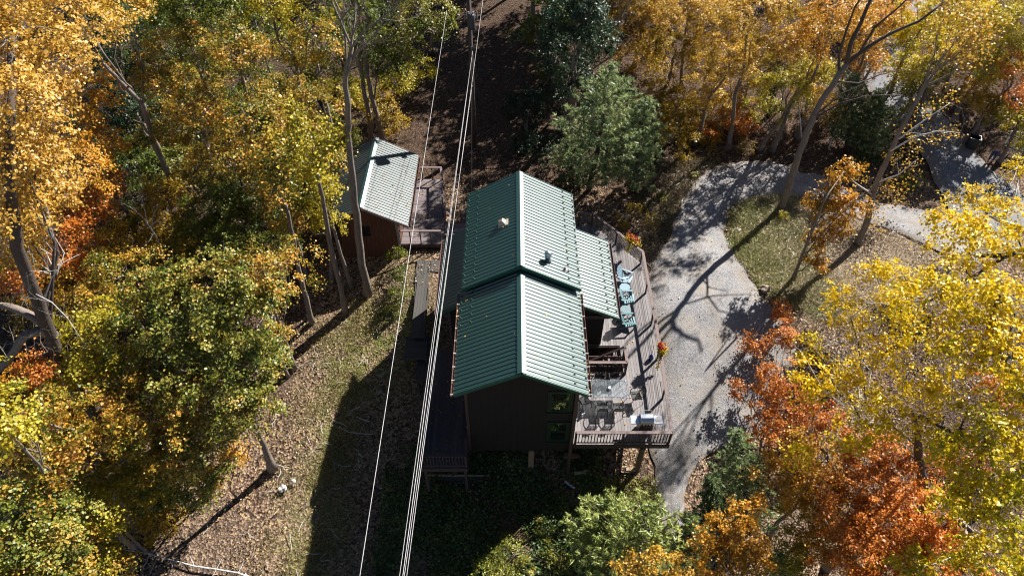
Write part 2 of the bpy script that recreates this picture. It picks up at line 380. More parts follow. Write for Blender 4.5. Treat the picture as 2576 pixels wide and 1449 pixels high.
def build_ground():
    def axis(lo, hi, flo, fhi, f, cst):
        return np.unique(np.concatenate([np.arange(lo, flo, cst), np.arange(flo, fhi, f), np.arange(fhi, hi + .1, cst)]))
    xs = axis(-150, 150, -32, 40, .45, 6.0); ys = axis(-60, 200, -2, 62, .45, 6.0)
    X, Y = np.meshgrid(xs, ys); Z = terrain(X, Y)
    for k in range(5):
        a = rng.uniform(0, 6.28, 3); fr = .35 * 1.7 ** k; Z = Z + .055 / 1.35 ** k * np.sin(fr * X * math.cos(a[0]) + fr * Y * math.sin(a[0]) + a[1]) * np.sin(fr * .8 * Y * math.cos(a[2]) - fr * X * .8 + a[2])
    Z = Z - .06
    me = bpy.data.meshes.new('ground'); nx, ny = len(xs), len(ys)
    V = np.stack([X, Y, Z], -1).reshape(-1, 3); me.vertices.add(len(V)); me.vertices.foreach_set('co', V.astype(np.float32).ravel())
    i = np.arange((ny-1)*(nx-1)); r_ = i // (nx-1); c_ = i % (nx-1); a = r_*nx + c_
    F = np.stack([a, a+1, a+nx+1, a+nx], 1).astype(np.int32)
    me.loops.add(F.size); me.loops.foreach_set('vertex_index', F.ravel()); me.polygons.add(len(F)); me.polygons.foreach_set('loop_start', np.arange(0, F.size, 4, dtype=np.int32))
    me.update(calc_edges=True); me.polygons.foreach_set('use_smooth', [True]*len(F))
    x, y = V[:, 0], V[:, 1]
    isl = inpoly(x, y, ISLW).astype(float)
    g1 = np.exp(-((x + 8.7) / 1.5) ** 2) * sstep(2, 6, y) * (1 - sstep(21, 25, y)) * .75
    g2 = np.exp(-((x + .5) / 3.5) ** 2) * (1 - sstep(11, 14, y))
    g3 = np.exp(-((x + 6.5) / 2.2) ** 2 - ((y - 23) / 3.5) ** 2)
    g4 = np.exp(-((x - 9.5) / 1.0) ** 2) * sstep(25, 28, y) * (1 - sstep(31, 34, y)) * .7
    G = np.clip(isl * (x < 17.2) + g1 + g2 + g3 + g4, 0, 1)
    ST = np.clip(isl * sstep(13.5, 17, x), 0, 1)
    HUMUS_SHADE = np.clip(sstep(31, 35, y) * (x < 9), 0, 1) + np.clip(sstep(33, 36, y) * (x >= 9), 0, 1) + sstep(-10, -13, x) * sstep(16, 20, y) + .7 * sstep(17, 20, x) * (1 - sstep(22, 25, y)) + .9 * np.exp(-((x + .5) / 5) ** 2) * (1 - sstep(14, 17, y)) * (y > 3)  # dark humus, plus shade of woods, clearing and house front painted in
    colr = np.stack([G, ST, np.clip(HUMUS_SHADE, 0, 1), np.ones_like(G)], 1)
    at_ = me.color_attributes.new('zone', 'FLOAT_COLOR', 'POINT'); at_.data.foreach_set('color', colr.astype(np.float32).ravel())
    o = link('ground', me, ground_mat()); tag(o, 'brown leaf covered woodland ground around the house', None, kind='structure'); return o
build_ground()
def gravel_mat(name, c0, c1, sc_=22, leaf=.012, patch=(.34,.29,.23)):
    m, n, b = newmat(name); v = coords(n)
    vo = n.nodes.new('ShaderNodeTexVoronoi'); vo.inputs['Scale'].default_value = sc_; n.links.new(v, vo.inputs['Vector'])
    sx = n.nodes.new('ShaderNodeSeparateColor'); n.links.new(vo.outputs['Color'], sx.inputs[0])
    big = noise(n, v, .5, 5, .65); k = math_(n, 'MULTIPLY_ADD', sx.outputs[0], .5, math_(n, 'MULTIPLY_ADD', big, .9, -.2))
    base = ramp(n, [(.15, c0), (.85, c1)], k)
    base = mixc(n, ramp(n, [(.47, (0,0,0)), (.68, (.75,.75,.75))], noise(n, v, .55, 7, .75)), base, patch)
    at_ = n.nodes.new('ShaderNodeAttribute'); at_.attribute_name = 'across'; wob_ = math_(n, 'MULTIPLY_ADD', noise(n, v, .5, 3), .16, math_(n, 'SUBTRACT', at_.outputs['Fac'], .08))
    wear = ramp(n, [(0, (1,1,1)), (.12, (.45,.45,.45)), (.22, (0,0,0)), (.40, (.0,.0,.0)), (.5, (.55,.55,.55)), (.60, (0,0,0)), (.8, (0,0,0)), (.9, (.5,.5,.5)), (1, (1,1,1))], wob_)
    wn = math_(n, 'MULTIPLY', wear, ramp(n, [(.35, (.2,.2,.2)), (.65, (1,1,1))], noise(n, v, 2.2, 5, .7)))
    base = mixc(n, wn, base, ramp(n, [(.3, (.12,.09,.06)), (.7, (.3,.24,.17))], noise(n, v, 12, 3)))
    n.links.new(base, b.inputs['Base Color']); b.inputs['Roughness'].default_value = .9; bump(n, b, vo.outputs['Distance'], .6, .02); return m
def strip(name, pairs, dz, mat, label, noise_amp=.12, sub=5, nc=8):
    L = [gp(*a) for a, b in pairs]; Rr = [gp(*b) for a, b in pairs]
    def cat(P, t):  # catmull-rom
        i = min(int(t), len(P) - 2); u = t - i; p0 = P[max(i-1,0)]; p1 = P[i]; p2 = P[i+1]; p3 = P[min(i+2,len(P)-1)]
        return .5 * ((2*p1) + (p2-p0)*u + (2*p0-5*p1+4*p2-p3)*u*u + (3*p1-p0-3*p2+p3)*u**3)
    ts = np.linspace(0, len(L) - 1.0001, (len(L)-1) * sub + 1); vs = []; fs = []; ac = []
    for t in ts:
        a, b = cat(L, t), cat(Rr, t); d = (b - a).normalized()
        a = a + d * rng.uniform(-noise_amp, noise_amp); b = b + d * rng.uniform(-noise_amp, noise_amp)
        for k in range(nc + 1):
            p = a.lerp(b, k / nc); edge = -.08 if k in (0, nc) else 0; vs.append((p.x, p.y, gz(p.x, p.y) + dz + edge)); ac.append(k / nc)
    for i in range(len(ts) - 1):
        for k in range(nc):
            q = i*(nc+1) + k; fs.append((q, q+1, q+nc+2, q+nc+1))
    me = bpy.data.meshes.new(name); me.from_pydata(vs, [], fs); me.update(); aa = me.attributes.new('across', 'FLOAT', 'POINT'); aa.data.foreach_set('value', ac); bm = bmesh.new(); bm.from_mesh(me)
    for f in bm.faces:
        if f.normal.z < 0: f.normal_flip()
        f.smooth = True
    bm.to_mesh(me); bm.free(); o = link(name, me, mat); return tag(o, label, kind='structure')
DP = [((1700,1440),(1735,1440)),((1663,1310),(1718,1300)),((1645,1170),(1752,1169)),((1625,1080),(1850,1110)),((1620,1000),(1960,1050)),((1618,900),(2000,950)),((1618,800),(1995,830)),((1622,720),(1914,745)),((1640,660),(1873,671)),((1681,603),(1828,603)),((1708,524),(1832,532)),((1745,460),(1858,509)),((1790,423),(1903,494)),((1873,408),(1963,490)),((1952,408),(2027,498)),((2008,430),(2080,515)),((2076,445),(2140,540)),((2132,475),(2185,558)),((2215,508),(2290,596)),((2309,524),(2346,622)),((2395,545),(2400,645)),((2470,575),(2460,670))]
GRAV = gravel_mat('gravel_grey', (.12,.12,.125), (.37,.355,.345))
strip('driveway', DP, .05, GRAV, 'grey gravel driveway curving round the grass island')
RP = [((2470,640),(2800,640)),((2402,560),(2640,560)),((2369,490),(2560,475)),((2328,406),(2481,416)),((2288,338),(2423,338)),((2240,285),(2345,264)),((2195,240),(2300,215)),((2175,190),(2262,160)),((2190,120),(2275,110)),((2240,60),(2325,50)),((2330,-30),(2420,-20)),((2420,-120),(2520,-100))]
strip('road', RP, .085, gravel_mat('road_asphalt', (.12,.125,.14), (.27,.27,.28), 30, patch=(.2,.19,.17)), 'worn grey road passing through the woods')
DRV = [tuple(gp(*a).xy) for a, b in DP] + [tuple(gp(*b).xy) for a, b in reversed(DP)]
RDV = [tuple(gp(*a).xy) for a, b in RP] + [tuple(gp(*b).xy) for a, b in reversed(RP)]
# ------------------------------------------------------------------ house
def siding(name, c, pitch=.3, axis=0):
    m, n, b = newmat(name); v = coords(n, kind='Object'); sp = n.nodes.new('ShaderNodeSeparateXYZ'); n.links.new(v, sp.inputs[0])
    s = math_(n, 'ADD', sp.outputs[0], sp.outputs[1]); fr = math_(n, 'FRACT', math_(n, 'DIVIDE', s, pitch))
    g = math_(n, 'LESS_THAN', fr, .06); f = noise(n, coords(n, (1, 1, .2)), 7, 5, .7)
    k = ramp(n, [(.3, tuple(x * .7 for x in c)), (.7, tuple(x * 1.3 for x in c))], f)
    n.links.new(mixc(n, g, k, tuple(x * .35 for x in c)), b.inputs['Base Color']); b.inputs['Roughness'].default_value = .8
    bump(n, b, math_(n, 'MULTIPLY_ADD', f, .4, math_(n, 'MULTIPLY', g, -1.0)), .5, .02); return m
def roofmat(r0=.34, r1=.43, ior=1.69, c1=(.012,.052,.044), c2=(.020,.072,.060), nm='green_roof_metal'):
    m, n, b = newmat(nm); v = coords(n)
    f = noise(n, v, .8, 5, .6); f2 = noise(n, coords(n, (.6, 6, 1)), 5, 4, .7)
    k = mixc(n, f, c1, c2); k = mixc(n, math_(n, 'MULTIPLY', f2, .35), k, tuple(x * 1.9 for x in c1)); k = mixc(n, ramp(n, [(.60, (0,0,0)), (.72, (.35,.35,.35))], noise(n, coords(n, (.35, 3, 1)), 3, 5, .75)), k, (.05,.055,.045))
    n.links.new(k, b.inputs['Base Color']); n.links.new(ramp(n, [(.3, (r0,)*3), (.7, (r1,)*3)], f2), b.inputs['Roughness'])
    b.inputs['IOR'].default_value = ior; b.inputs['Specular IOR Level'].default_value = .6
    bump(n, b, noise(n, coords(n, (.5, 3, 1)), 2.5, 3), .12, .03); return m
ROOF = roofmat(); SROOF = roofmat(.42, .55, 1.5, (.05,.07,.065), (.09,.105,.10), 'grey_green_shed_roof_metal')
SIDE = siding('dark_brown_siding', (.011,.0056,.0042)); SHEDW = siding('shed_red_brown_siding', (.10,.036,.017), .25)
TRIM = simple('dark_brown_trim', (.075,.04,.03), .6); GUT = simple('brown_gutter_metal', (.14,.075,.055), .35, var=.2, spec=.6)
GREENF = simple('green_window_frame', (.008,.026,.015), .5, var=.2); FASCIA = simple('fascia_green', (.02,.09,.06), .5)
GLASS, gn, gb = newmat('window_glass'); gb.inputs['Base Color'].default_value = (.01,.012,.012,1); gb.inputs['Roughness'].default_value = .03; gb.inputs['IOR'].default_value = 1.9; gb.inputs['Specular IOR Level'].default_value = 1.0
INT = simple('dim_interior', (.05,.035,.025), .8)
STEEL, gn, gb = newmat('stainless_steel'); gb.inputs['Base Color'].default_value = (.62,.65,.7,1); gb.inputs['Metallic'].default_value = 1; gb.inputs['Roughness'].default_value = .28
BLACKM = simple('black_iron', (.012,.011,.012), .6, var=.3); DARKP = simple('black_plastic', (.012,.012,.014), .5)
def woodmat(name, c, scale=(1, .12, 1), var=.35, rough=.75):
    m, n, b = newmat(name); v = coords(n, scale); g = n.nodes.new('ShaderNodeNewGeometry')
    f = noise(n, v, 14, 5, .7); big = noise(n, coords(n), 1.1, 4)
    k = ramp(n, [(.25, tuple(x * (1 - var) for x in c)), (.75, tuple(x * (1 + var) for x in c))], math_(n, 'MULTIPLY_ADD', f, .5, math_(n, 'MULTIPLY_ADD', g.outputs['Random Per Island'], .35, math_(n, 'MULTIPLY', big, .15))))
    n.links.new(k, b.inputs['Base Color']); b.inputs['Roughness'].default_value = rough; bump(n, b, f, .4, .01); return m
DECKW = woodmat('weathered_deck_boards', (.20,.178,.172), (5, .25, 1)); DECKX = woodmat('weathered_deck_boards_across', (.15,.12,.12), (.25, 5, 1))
RAILW = woodmat('brown_rail_wood', (.07,.042,.036), (1, 1, 1), .25); CAPW = woodmat('rail_cap_wood', (.17,.12,.11), (1, 1, 1), .2)
OLDW = woodmat('old_grey_walkway', (.058,.052,.045), (4, .4, 1), .3); NEWW = woodmat('raw_lumber', (.52,.40,.25), (1, 1, 1), .15)
TEAL = simple('teal_painted_wood', (.06,.17,.19), .5, var=.12); PALETEAL = simple('pale_blue_painted_wood', (.22,.32,.38), .5, var=.08)
WHITE = simple('white_plastic', (.75,.75,.76), .4, var=.04); BEIGE = simple('beige_plastic', (.52,.45,.36), .5, var=.08)
WIREM = simple('aluminium_wire', (.42,.4,.39), .45, 0, .3); REDF = leafmat('red_flower_petals', [(.3,.006,.006),(.5,.012,.008),(.6,.02,.01)], trans=.2)
HX0, HX1, HY0, HY1, HYM = -1.9, 2.67, 15.25, 26.0, 20.1
RX = .37
house = empty('house', (RX, 20.5, -2.6), 'dark brown house with a ribbed green metal gable roof in two steps', 'house')
def roof_plane(y0, y1, rx, rz, ex, ez, name, parent=house, pitch=.21, th=.05, mat=None):
    sl_ = Vector((ex - rx, 0, ez - rz)); nrm = Vector((-(ez - rz), 0, ex - rx)).normalized()
    if nrm.z < 0: nrm = -nrm
    prof = []; n = max(1, round((y1 - y0) / pitch)); p = (y1 - y0) / n
    for i in range(n):
        a = y0 + i * p
        prof += [(a, .033), (a + .022, .033), (a + .032, 0), (a + p * .5 - .03, 0), (a + p * .5 - .015, .007), (a + p * .5 + .015, .007), (a + p * .5 + .03, 0), (a + p - .017, 0)]
    prof.append((y1, .033))
    mb = MB(); A = Vector((rx, 0, rz)); B = Vector((ex, 0, ez)); m = len(prof); vs = []
    for q in (A, B):
        for y, h in prof: vs.append(q + Vector((0, y, 0)) + nrm * h)
    for q in (A, B):
        for y, h in prof: vs.append(q + Vector((0, y, 0)) - nrm * th)
    fs = []
    for i in range(m - 1):
        fs.append((i, i+1, m+i+1, m+i)); fs.append((2*m+i, 3*m+i, 3*m+i+1, 2*m+i+1))
        fs.append((m+i, m+i+1, 3*m+i+1, 3*m+i)); fs.append((i, 2*m+i, 2*m+i+1, i+1))
    fs.append((0, m, 3*m, 2*m)); fs.append((m-1, 3*m-1, 4*m-1, 2*m-1))
    mb.add(vs, fs)
    return wbuild(mb, name, mat or ROOF, parent), nrm
guards = []
def guard_rows(roof, nrm, y0, y1, rx, rz, ex, ez, offs, pitch=.21, step=2, skip=0):
    d = Vector((ex - rx, 0, ez - rz)); L = d.length; d.normalize(); n = max(1, round((y1 - y0) / pitch)); p = (y1 - y0) / n
    for o in offs:
        for i in range(1 + skip, n, step):
            c = Vector((rx, 0, rz)) + d * (L - o) + Vector((0, y0 + i * p + p * .5, 0)) + nrm * .005
            guards.append((roof, c, d, nrm))
def ridge_cap(y0, y1, rx, rz, sl, sr, parent, w=.17):
    mb = MB()
    for sgn, k in ((-1, sl), (1, sr)):
        a = Vector((rx, 0, rz + .055)); b = a + Vector((sgn * w, 0, -w * k)); c = b + Vector((sgn * .012, 0, -.02)); dn = Vector((0, 0, -.012))
        mb.add([a + Vector((0, y0, 0)), b + Vector((0, y0, 0)), b + Vector((0, y1, 0)), a + Vector((0, y1, 0)), a + dn + Vector((0, y0, 0)), b + dn + Vector((0, y0, 0)), b + dn + Vector((0, y1, 0)), a + dn + Vector((0, y1, 0))],
               [(0,1,2,3),(7,6,5,4),(0,4,5,1),(1,5,6,2),(2,6,7,3)])
    return wbuild(mb, 'ridge_cap', ROOF, parent)
def rake(y, rx, rz, ex, ez, parent, mat=FASCIA, h=.15, t=.035):
    mb = MB(); mb.bar((rx, y, rz - h / 2 + .01), (ex, y, ez - h / 2 + .01), t, h); return wbuild(mb, 'rake_board', mat, parent)
FY0, FZR, FZE, FXL, FXR = 14.85, 6.11, 4.66, -2.27, 2.99
BY1, BZR, BZE, BXL, BXR = 26.45, 6.45, 5.0, -2.2, 3.02
for (y0, y1, zr, ze, xl, xr, cut) in ((FY0, HYM + .12, FZR, FZE, FXL, FXR, 0), (HYM, BY1, BZR, BZE, BXL, BXR, 1)):
    slL = (zr - ze) / (RX - xl); slR = (zr - ze) / (xr - RX)
    o, nr = roof_plane(y0, y1, RX, zr, xl, ze, 'roof'); tag(o, 'green roof slope in the shade of the ridge')
    guard_rows(o, nr, y0, y1, RX, zr, xl, ze, (.10, .62), skip=0 if cut else 15)
    rake(y0 - .02, RX, zr, xl, ze, o); rake(y1 + .02, RX, zr, xl, ze, o)
    o2, nr2 = roof_plane(y0, y1, RX, zr, xr, ze, 'roof'); tag(o2, 'roof slope shining white in the sun')
    guard_rows(o2, nr2, y0, y1 - (0 if cut else .3), RX, zr, xr, ze, (.08, .62))
    rake(y0 - .02, RX, zr, xr, ze, o2); rake(y1 + .02, RX, zr, xr, ze, o2)
    ridge_cap(y0 - .01, y1 - (0 if cut else .14), RX, zr, slL, slR, o2)
# step wall between the two roof heights
mb = MB(); mb.prism([(FXL + .25, FZE - .1), (RX, FZR - .1), (FXR - .25, FZE - .1), (BXR - .2, BZE - .08), (RX, BZR - .06), (BXL + .2, BZE - .08)], 0, .04, Matrix(((1,0,0,0),(0,0,1,HYM+.1),(0,1,0,0),(0,0,0,1))))
wbuild(mb, 'step_flashing', FASCIA, house)
# lean-to roofs
LR0, LR1 = 19.55, 24.45
po, pn = roof_plane(LR0, LR1, 2.80, 4.66, 4.76, 3.68, 'porch_roof'); tag(po, 'lower green porch roof on the sunny side')
guard_rows(po, pn, LR0, LR1, 2.80, 4.66, 4.76, 3.68, (.10, .55)); rake(LR0 - .02, 2.8, 4.66, 4.76, 3.68, po); rake(LR1 + .02, 2.8, 4.66, 4.76, 3.68, po)
pl, _ = roof_plane(19.7, 24.5, -2.0, 4.6, -3.34, 3.82, 'porch_roof'); tag(pl, 'lower green porch roof on the shaded side'); rake(19.68, -2.0, 4.6, -3.34, 3.82, pl)
# snow guards, one each
g0 = MB(); g0.box(-.035, -.03, 0, -.015, .03, .075).box(-.03, -.006, 0, .04, .006, .05).box(-.04, -.03, 0, .05, .03, .008)
gme = None
for i, (roof, c, d, nr) in enumerate(guards[:118]):
    if gme is None:
        go = g0.build('snow_guard', FASCIA, roof); gme = go
    else:
        go = gme.copy(); col.objects.link(go); go.parent = roof
    y = nr.cross(d); M = Matrix((d, y, nr)).transposed().to_4x4(); go.matrix_local = Matrix.Translation(c - house.location) @ M
# walls
def wall(name, poly, z0, z1, mat=SIDE): 
    mb = MB(); mb.prism(poly, z0, z1); return wbuild(mb, name, mat, house)
mb = MB(); XZ = lambda y: Matrix(((1,0,0,0),(0,0,1,y),(0,1,0,0),(0,0,0,1)))
mb.prism([(HX0, -.35), (HX1, -.35), (HX1, 4.72), (RX, 5.98), (HX0, 4.72)], 0, 5.0, XZ(HY0)); front = wbuild(mb, 'wall', SIDE, house); tag(front, 'front gable section of dark brown siding')
mb = MB(); mb.prism([(HX0, -.35), (HX1, -.35), (HX1, 5.06), (RX, 6.32), (HX0, 5.06)], 0, 5.8, XZ(HY0 + 5.001)); wbuild(mb, 'wall', SIDE, house)
wall('bump_out_wall', [(HX1 + .002, 20.95), (4.42, 20.95), (4.42, 24.2), (HX1 + .002, 24.2)], -.2, 3.6)
wall('bump_out_wall', [(HX0 - .002, 20.6), (HX0 - 1.1, 20.6), (HX0 - 1.1, 24.2), (HX0 - .002, 24.2)], -1.0, 3.7)
# porch post and beam under the low roof
mb = MB(); mb.box(4.28, 19.75, 3.42, 4.40, 20.95, 3.62); mb.box(2.70, 19.72, 3.42, 4.40, 19.84, 3.62); wbuild(mb, 'porch_beam', RAILW, house)
mb = MB(); mb.box(HX0 - 1.0, 19.9, 0.0, HX0 - .88, 20.02, 3.7); wbuild(mb, 'porch_post', RAILW, house)
for x in (HX0 - .012, HX1 - .1):
    mb = MB(); mb.box(x, HY0 - .025, -.35, x + .112, HY0 - .001, 4.5 ); wbuild(mb, 'corner_board', TRIM, house)
mb = MB(); mb.box(HX1 - .16, HY0 - .17, gz(2.6, 15) - .3, HX1 - .02, HY0 - .03, 4.4); wbuild(mb, 'support_post', TRIM, house)
mb = MB(); mb.box(HX0 + .1, 17.4, gz(0, 15) - 1.6, HX1 - .3, 25.9, -.36); wbuild(mb, 'foundation', simple('foundation_painted_shade', (.03,.028,.026), .9), house)  # colour darkened to stand for the shaded void under the front wall
for x in (.75, ):
    mb = MB(); mb.box(x, HY0 - .05, gz(x, 15) - .3, x + .24, HY0 + .2, -.36); wbuild(mb, 'wooden_pier', woodmat('pier_wood_painted_shade', (.22,.15,.085), (1,1,1), .2), house)  # raw lumber with the shade under the wall put into its colour
def window(x0, x1, z0, z1, y, nrm=-1):
    F_ = .11; mb = MB()
    mb.box(x0, y - .045, z0, x0 + F_, y - .001, z1).box(x1 - F_, y - .045, z0, x1, y - .001, z1).box(x0 + F_, y - .045, z0, x1 - F_, y - .001, z0 + F_).box(x0 + F_, y - .045, z1 - F_, x1 - F_, y - .001, z1)
    zm = (z0 + z1) / 2
    wf = wbuild(mb, 'window', GREENF, house)
    for a, b, dy in ((zm + .03, z1 - F_, .02), (z0 + F_, zm + .03, .0)):
        s = MB(); t = .055; X0, X1 = x0 + F_, x1 - F_
        yy = y - .03 + dy * .5
        s.box(X0, yy, a, X0 + t, y - .003, b).box(X1 - t, yy, a, X1, y - .003, b).box(X0 + t, yy, a, X1 - t, y - .003, a + t).box(X0 + t, yy, b - t, X1 - t, y - .003, b)
        so_ = wbuild(s, 'sash', GREENF, wf)
        g = MB(); g.box(X0 + t, y - .014, a + t, X1 - t, y - .004, b - t); wbuild(g, 'pane', GLASS, wf)
    s = MB(); s.box(x0 - .03, y - .09, z0 - .05, x1 + .03, y - .002, z0 - .002); wbuild(s, 'sill', GREENF, wf)
window(1.44, 2.46, 2.83, 4.32, HY0); window(1.50, 2.47, .49, 2.06, HY0)
# gutters with straps
def gutter(x, y0, y1, z, sgn, straps=True):
    g = MB(); w_ = .11
    g.box(x, y0, z - .1, x + sgn * w_, y1, z - .085).box(x + sgn * (w_ - .012), y0, z - .085, x + sgn * w_, y1, z - .0).box(x, y0, z - .085, x + sgn * .012, y1, z + .0)
    o = wbuild(g, 'gutter', GUT, house)
    n = int((y1 - y0) / .62)
    for i in range(n + 1):
        if not straps: break
        s = MB(); yy = y0 + .03 + (y1 - y0 - .08) * i / n; s.box(x + sgn * .0, yy, z + .002, x + sgn * (w_ + .006), yy + .028, z + .008)
        wbuild(s, 'gutter_strap', simple('pale_strap', (.6,.55,.5), .4) if 'pale_strap' not in bpy.data.materials else bpy.data.materials['pale_strap'], o)
gutter(FXR + .01, FY0 - .03, HYM + .1, FZE, 1); gutter(FXL - .01, FY0 - .03, HYM + .1, FZE, -1); gutter(4.77, LR0, LR1, 3.70, 1, False); gutter(-3.35, 19.7, 24.5, 3.83, -1, False)
# roof fittings
def surf(px, py):  # point on the back roof
    for _ in range(2):
        z = 6.0
        for _ in range(12):
            p = at(px, py, z); k = (BZR - BZE) / ((BXR - RX) if p.x > RX else (RX - BXL)); z = BZR - abs(p.x - RX) * k
    return at(px, py, z)
ALU, gn, gb = newmat('galvanised_metal'); gb.inputs['Base Color'].default_value = (.6,.62,.65,1); gb.inputs['Metallic'].default_value = .9; gb.inputs['Roughness'].default_value = .4
p = surf(1378, 657)
mb = MB(); mb.lathe([(.17, -.1), (.15, .05), (.115, .08), (.115, .3)], 20, c=p); chim = wbuild(mb, 'chimney_pipe', simple('grey_painted_flue', (.12,.13,.14), .4), house, smooth=True)
mb = MB(); mb.lathe([(.13, .30), (.155, .31), (.155, .35), (.12, .36), (.12, .42), (.165, .43), (.165, .46), (.15, .52), (.11, .57), (.05, .6), (.0, .605)], 20, c=p); wbuild(mb, 'chimney_cap', ALU, chim, smooth=True)
p = surf(1266, 564)
vb = MB(); a = math.atan2(BZR - BZE, RX - BXL); M = Matrix.Translation(p + Vector((0, 0, .02))) @ Matrix.Rotation(-a, 4, 'Y')
vb.box(-.24, -.2, 0, .26, .2, .03, M); v1 = wbuild(vb, 'roof_vent', BEIGE, house)
vb = MB(); vb.add([M @ Vector(q) for q in ((-.2,-.17,.03),(.16,-.17,.03),(.16,.17,.03),(-.2,.17,.03),(-.16,-.13,.2),(.1,-.13,.24),(.1,.13,.24),(-.16,.13,.2))], [(0,3,2,1),(4,5,6,7),(0,1,5,4),(1,2,6,5),(2,3,7,6),(3,0,4,7)]); wbuild(vb, 'vent_hood', BEIGE, v1, bevel=.02)
vb = MB(); vb.box(-.11, -.09, .218, .05, .09, .238, M); wbuild(vb, 'vent_grille', simple('vent_grille_brown', (.2,.13,.09), .7), v1)
p = surf(1421, 680); vb = MB(); vb.lathe([(.13, 0), (.1, .03), (.05, .05), (.045, .17), (.035, .2), (0, .2)], 12, c=p); wbuild(vb, 'plumbing_vent', simple('pinkish_boot', (.35,.27,.27), .5), house, smooth=True)

# ------------------------------------------------------------------ decks
def boards(poly, holes, z, name, mat, parent, w=.14, gap=.009, th=.03, along='y'):
    mb = MB(); xs = [p[0] for p in poly]; ys = [p[1] for p in poly]
    lo, hi = (min(xs), max(xs)) if along == 'y' else (min(ys), max(ys)); x = lo + .001
    def cross(pg, t):
        r = []
        for i in range(len(pg)):
            a, b = pg[i], pg[(i+1) % len(pg)]
            if along == 'x': a, b = a[::-1], b[::-1]
            if (a[0] > t) != (b[0] > t): r.append(a[1] + (t - a[0]) / (b[0] - a[0]) * (b[1] - a[1]))
        return sorted(r)
    while x < hi - .01:
        x1 = min(x + w, hi); t = (x + x1) / 2; c = cross(poly, t); segs = [(c[i], c[i+1]) for i in range(0, len(c) - 1, 2)]
        for h in holes:
            hc = cross(h, t)
            if len(hc) >= 2:
                ns = []
                for a, b in segs:
                    if hc[1] <= a or hc[0] >= b: ns.append((a, b))
                    else:
                        if hc[0] > a: ns.append((a, hc[0]))
                        if hc[1] < b: ns.append((hc[1], b))
                segs = ns
        for a, b in segs:
            cuts = [a] + sorted(rng.uniform(a, b, int((b - a) // 4.5))) + [b]
            for u, v in zip(cuts, cuts[1:]):
                dz = rng.uniform(-.002, .002)
                if along == 'y': mb.box(x, u + .003, z - th + dz, x1 - gap, v - .003, z + dz)
                else: mb.box(u + .003, x, z - th + dz, v - .003, x1 - gap, z + dz)
        x += w
    return wbuild(mb, name, mat, parent)
def rail_run(parent, a, b, z=0.0, h=.95, style='cable', nposts=2, cap=.14, mat=RAILW, ends=(True, True)):
    a = Vector((a[0], a[1], z)); b = Vector((b[0], b[1], z)); d = (b - a); L = d.length; dn = d.normalized()
    mb = MB(); mb.bar(a + Vector((0, 0, h)), b + Vector((0, 0, h)), cap, .04); rl = wbuild(mb, 'railing', CAPW, parent)
    for i in range(nposts):
        if (i == 0 and not ends[0]) or (i == nposts - 1 and not ends[1]): continue
        p = a.lerp(b, i / (nposts - 1)); m = MB(); m.bar(p + Vector((0, 0, -.25)), p + Vector((0, 0, h - .02)), .09, .09, (0, 1, 0)); wbuild(m, 'rail_post', mat, rl)
    m = MB()
    if style == 'cable':
        for k in range(9): m.tube([a + Vector((0, 0, .09 + k * .09)), b + Vector((0, 0, .09 + k * .09))], .006, 4)
        wbuild(m, 'cable', simple('rail_cable', (.3,.28,.27), .4) if 'rail_cable' not in bpy.data.materials else bpy.data.materials['rail_cable'], rl)
    else:
        m.bar(a + Vector((0, 0, .10)), b + Vector((0, 0, .10)), .04, .07); m.bar(a + Vector((0, 0, h - .07)), b + Vector((0, 0, h - .07)), .04, .07); wbuild(m, 'rail_beam', mat, rl)
        n = max(2, int(L / .135)); m = MB()
        for k in range(1, n):
            p = a.lerp(b, k / n); m.bar(p + Vector((0, 0, .13)), p + Vector((0, 0, h - .1)), .035, .035, (0, 1, 0))
        wbuild(m, 'balusters', mat, rl)
    return rl
DPOLY = [(2.70, 15.33), (6.98, 15.33), (7.16, 20.0), (7.18, 26.6), (4.72, 29.75), (3.05, 29.75), (3.05, 26.05), (2.70, 26.05)]
SH = [(2.72, 19.18), (5.36, 19.18), (5.36, 20.85), (2.72, 20.85)]
deck = empty('sun_deck', (4.9, 21, -.3), 'weathered grey wooden deck along the sunny side of the house', 'deck')
boards(DPOLY, [SH, [(2.69, 20.94), (4.43, 20.94), (4.43, 24.21), (2.69, 24.21)]], 0, 'deck_floor', DECKW, deck)
mb = MB()
for a, b in zip(DPOLY, DPOLY[1:] + DPOLY[:1]):
    a = Vector((*a, -.16)); b = Vector((*b, -.16)); mb.bar(a, b, .045, .25)
for y in np.arange(16, 29.5, .6): mb.box(2.75 if y < 26 else 3.1, y, -.19, 7.1 if y < 26.6 else 4.7, y + .04, -.036)
E0 = wbuild(mb, 'deck_frame', RAILW, deck)
rail_run(deck, (2.80, 15.38), (6.93, 15.38), style='baluster', nposts=3)
rail_run(deck, (6.93, 15.44), (7.10, 20.0), nposts=3, ends=(False, True))
rail_run(deck, (7.10, 20.0), (7.12, 26.55), nposts=4, ends=(False, True))
rail_run(deck, (7.12, 26.55), (4.66, 29.68), nposts=3, ends=(False, True)); rail_run(deck, (4.66, 29.68), (3.1, 29.68), nposts=3, ends=(False, True))
rail_run(deck, (2.78, 19.12), (5.42, 19.12), style='baluster', nposts=2)
rail_run(deck, (5.42, 19.12), (5.42, 20.0), style='baluster', nposts=2, ends=(False, True))
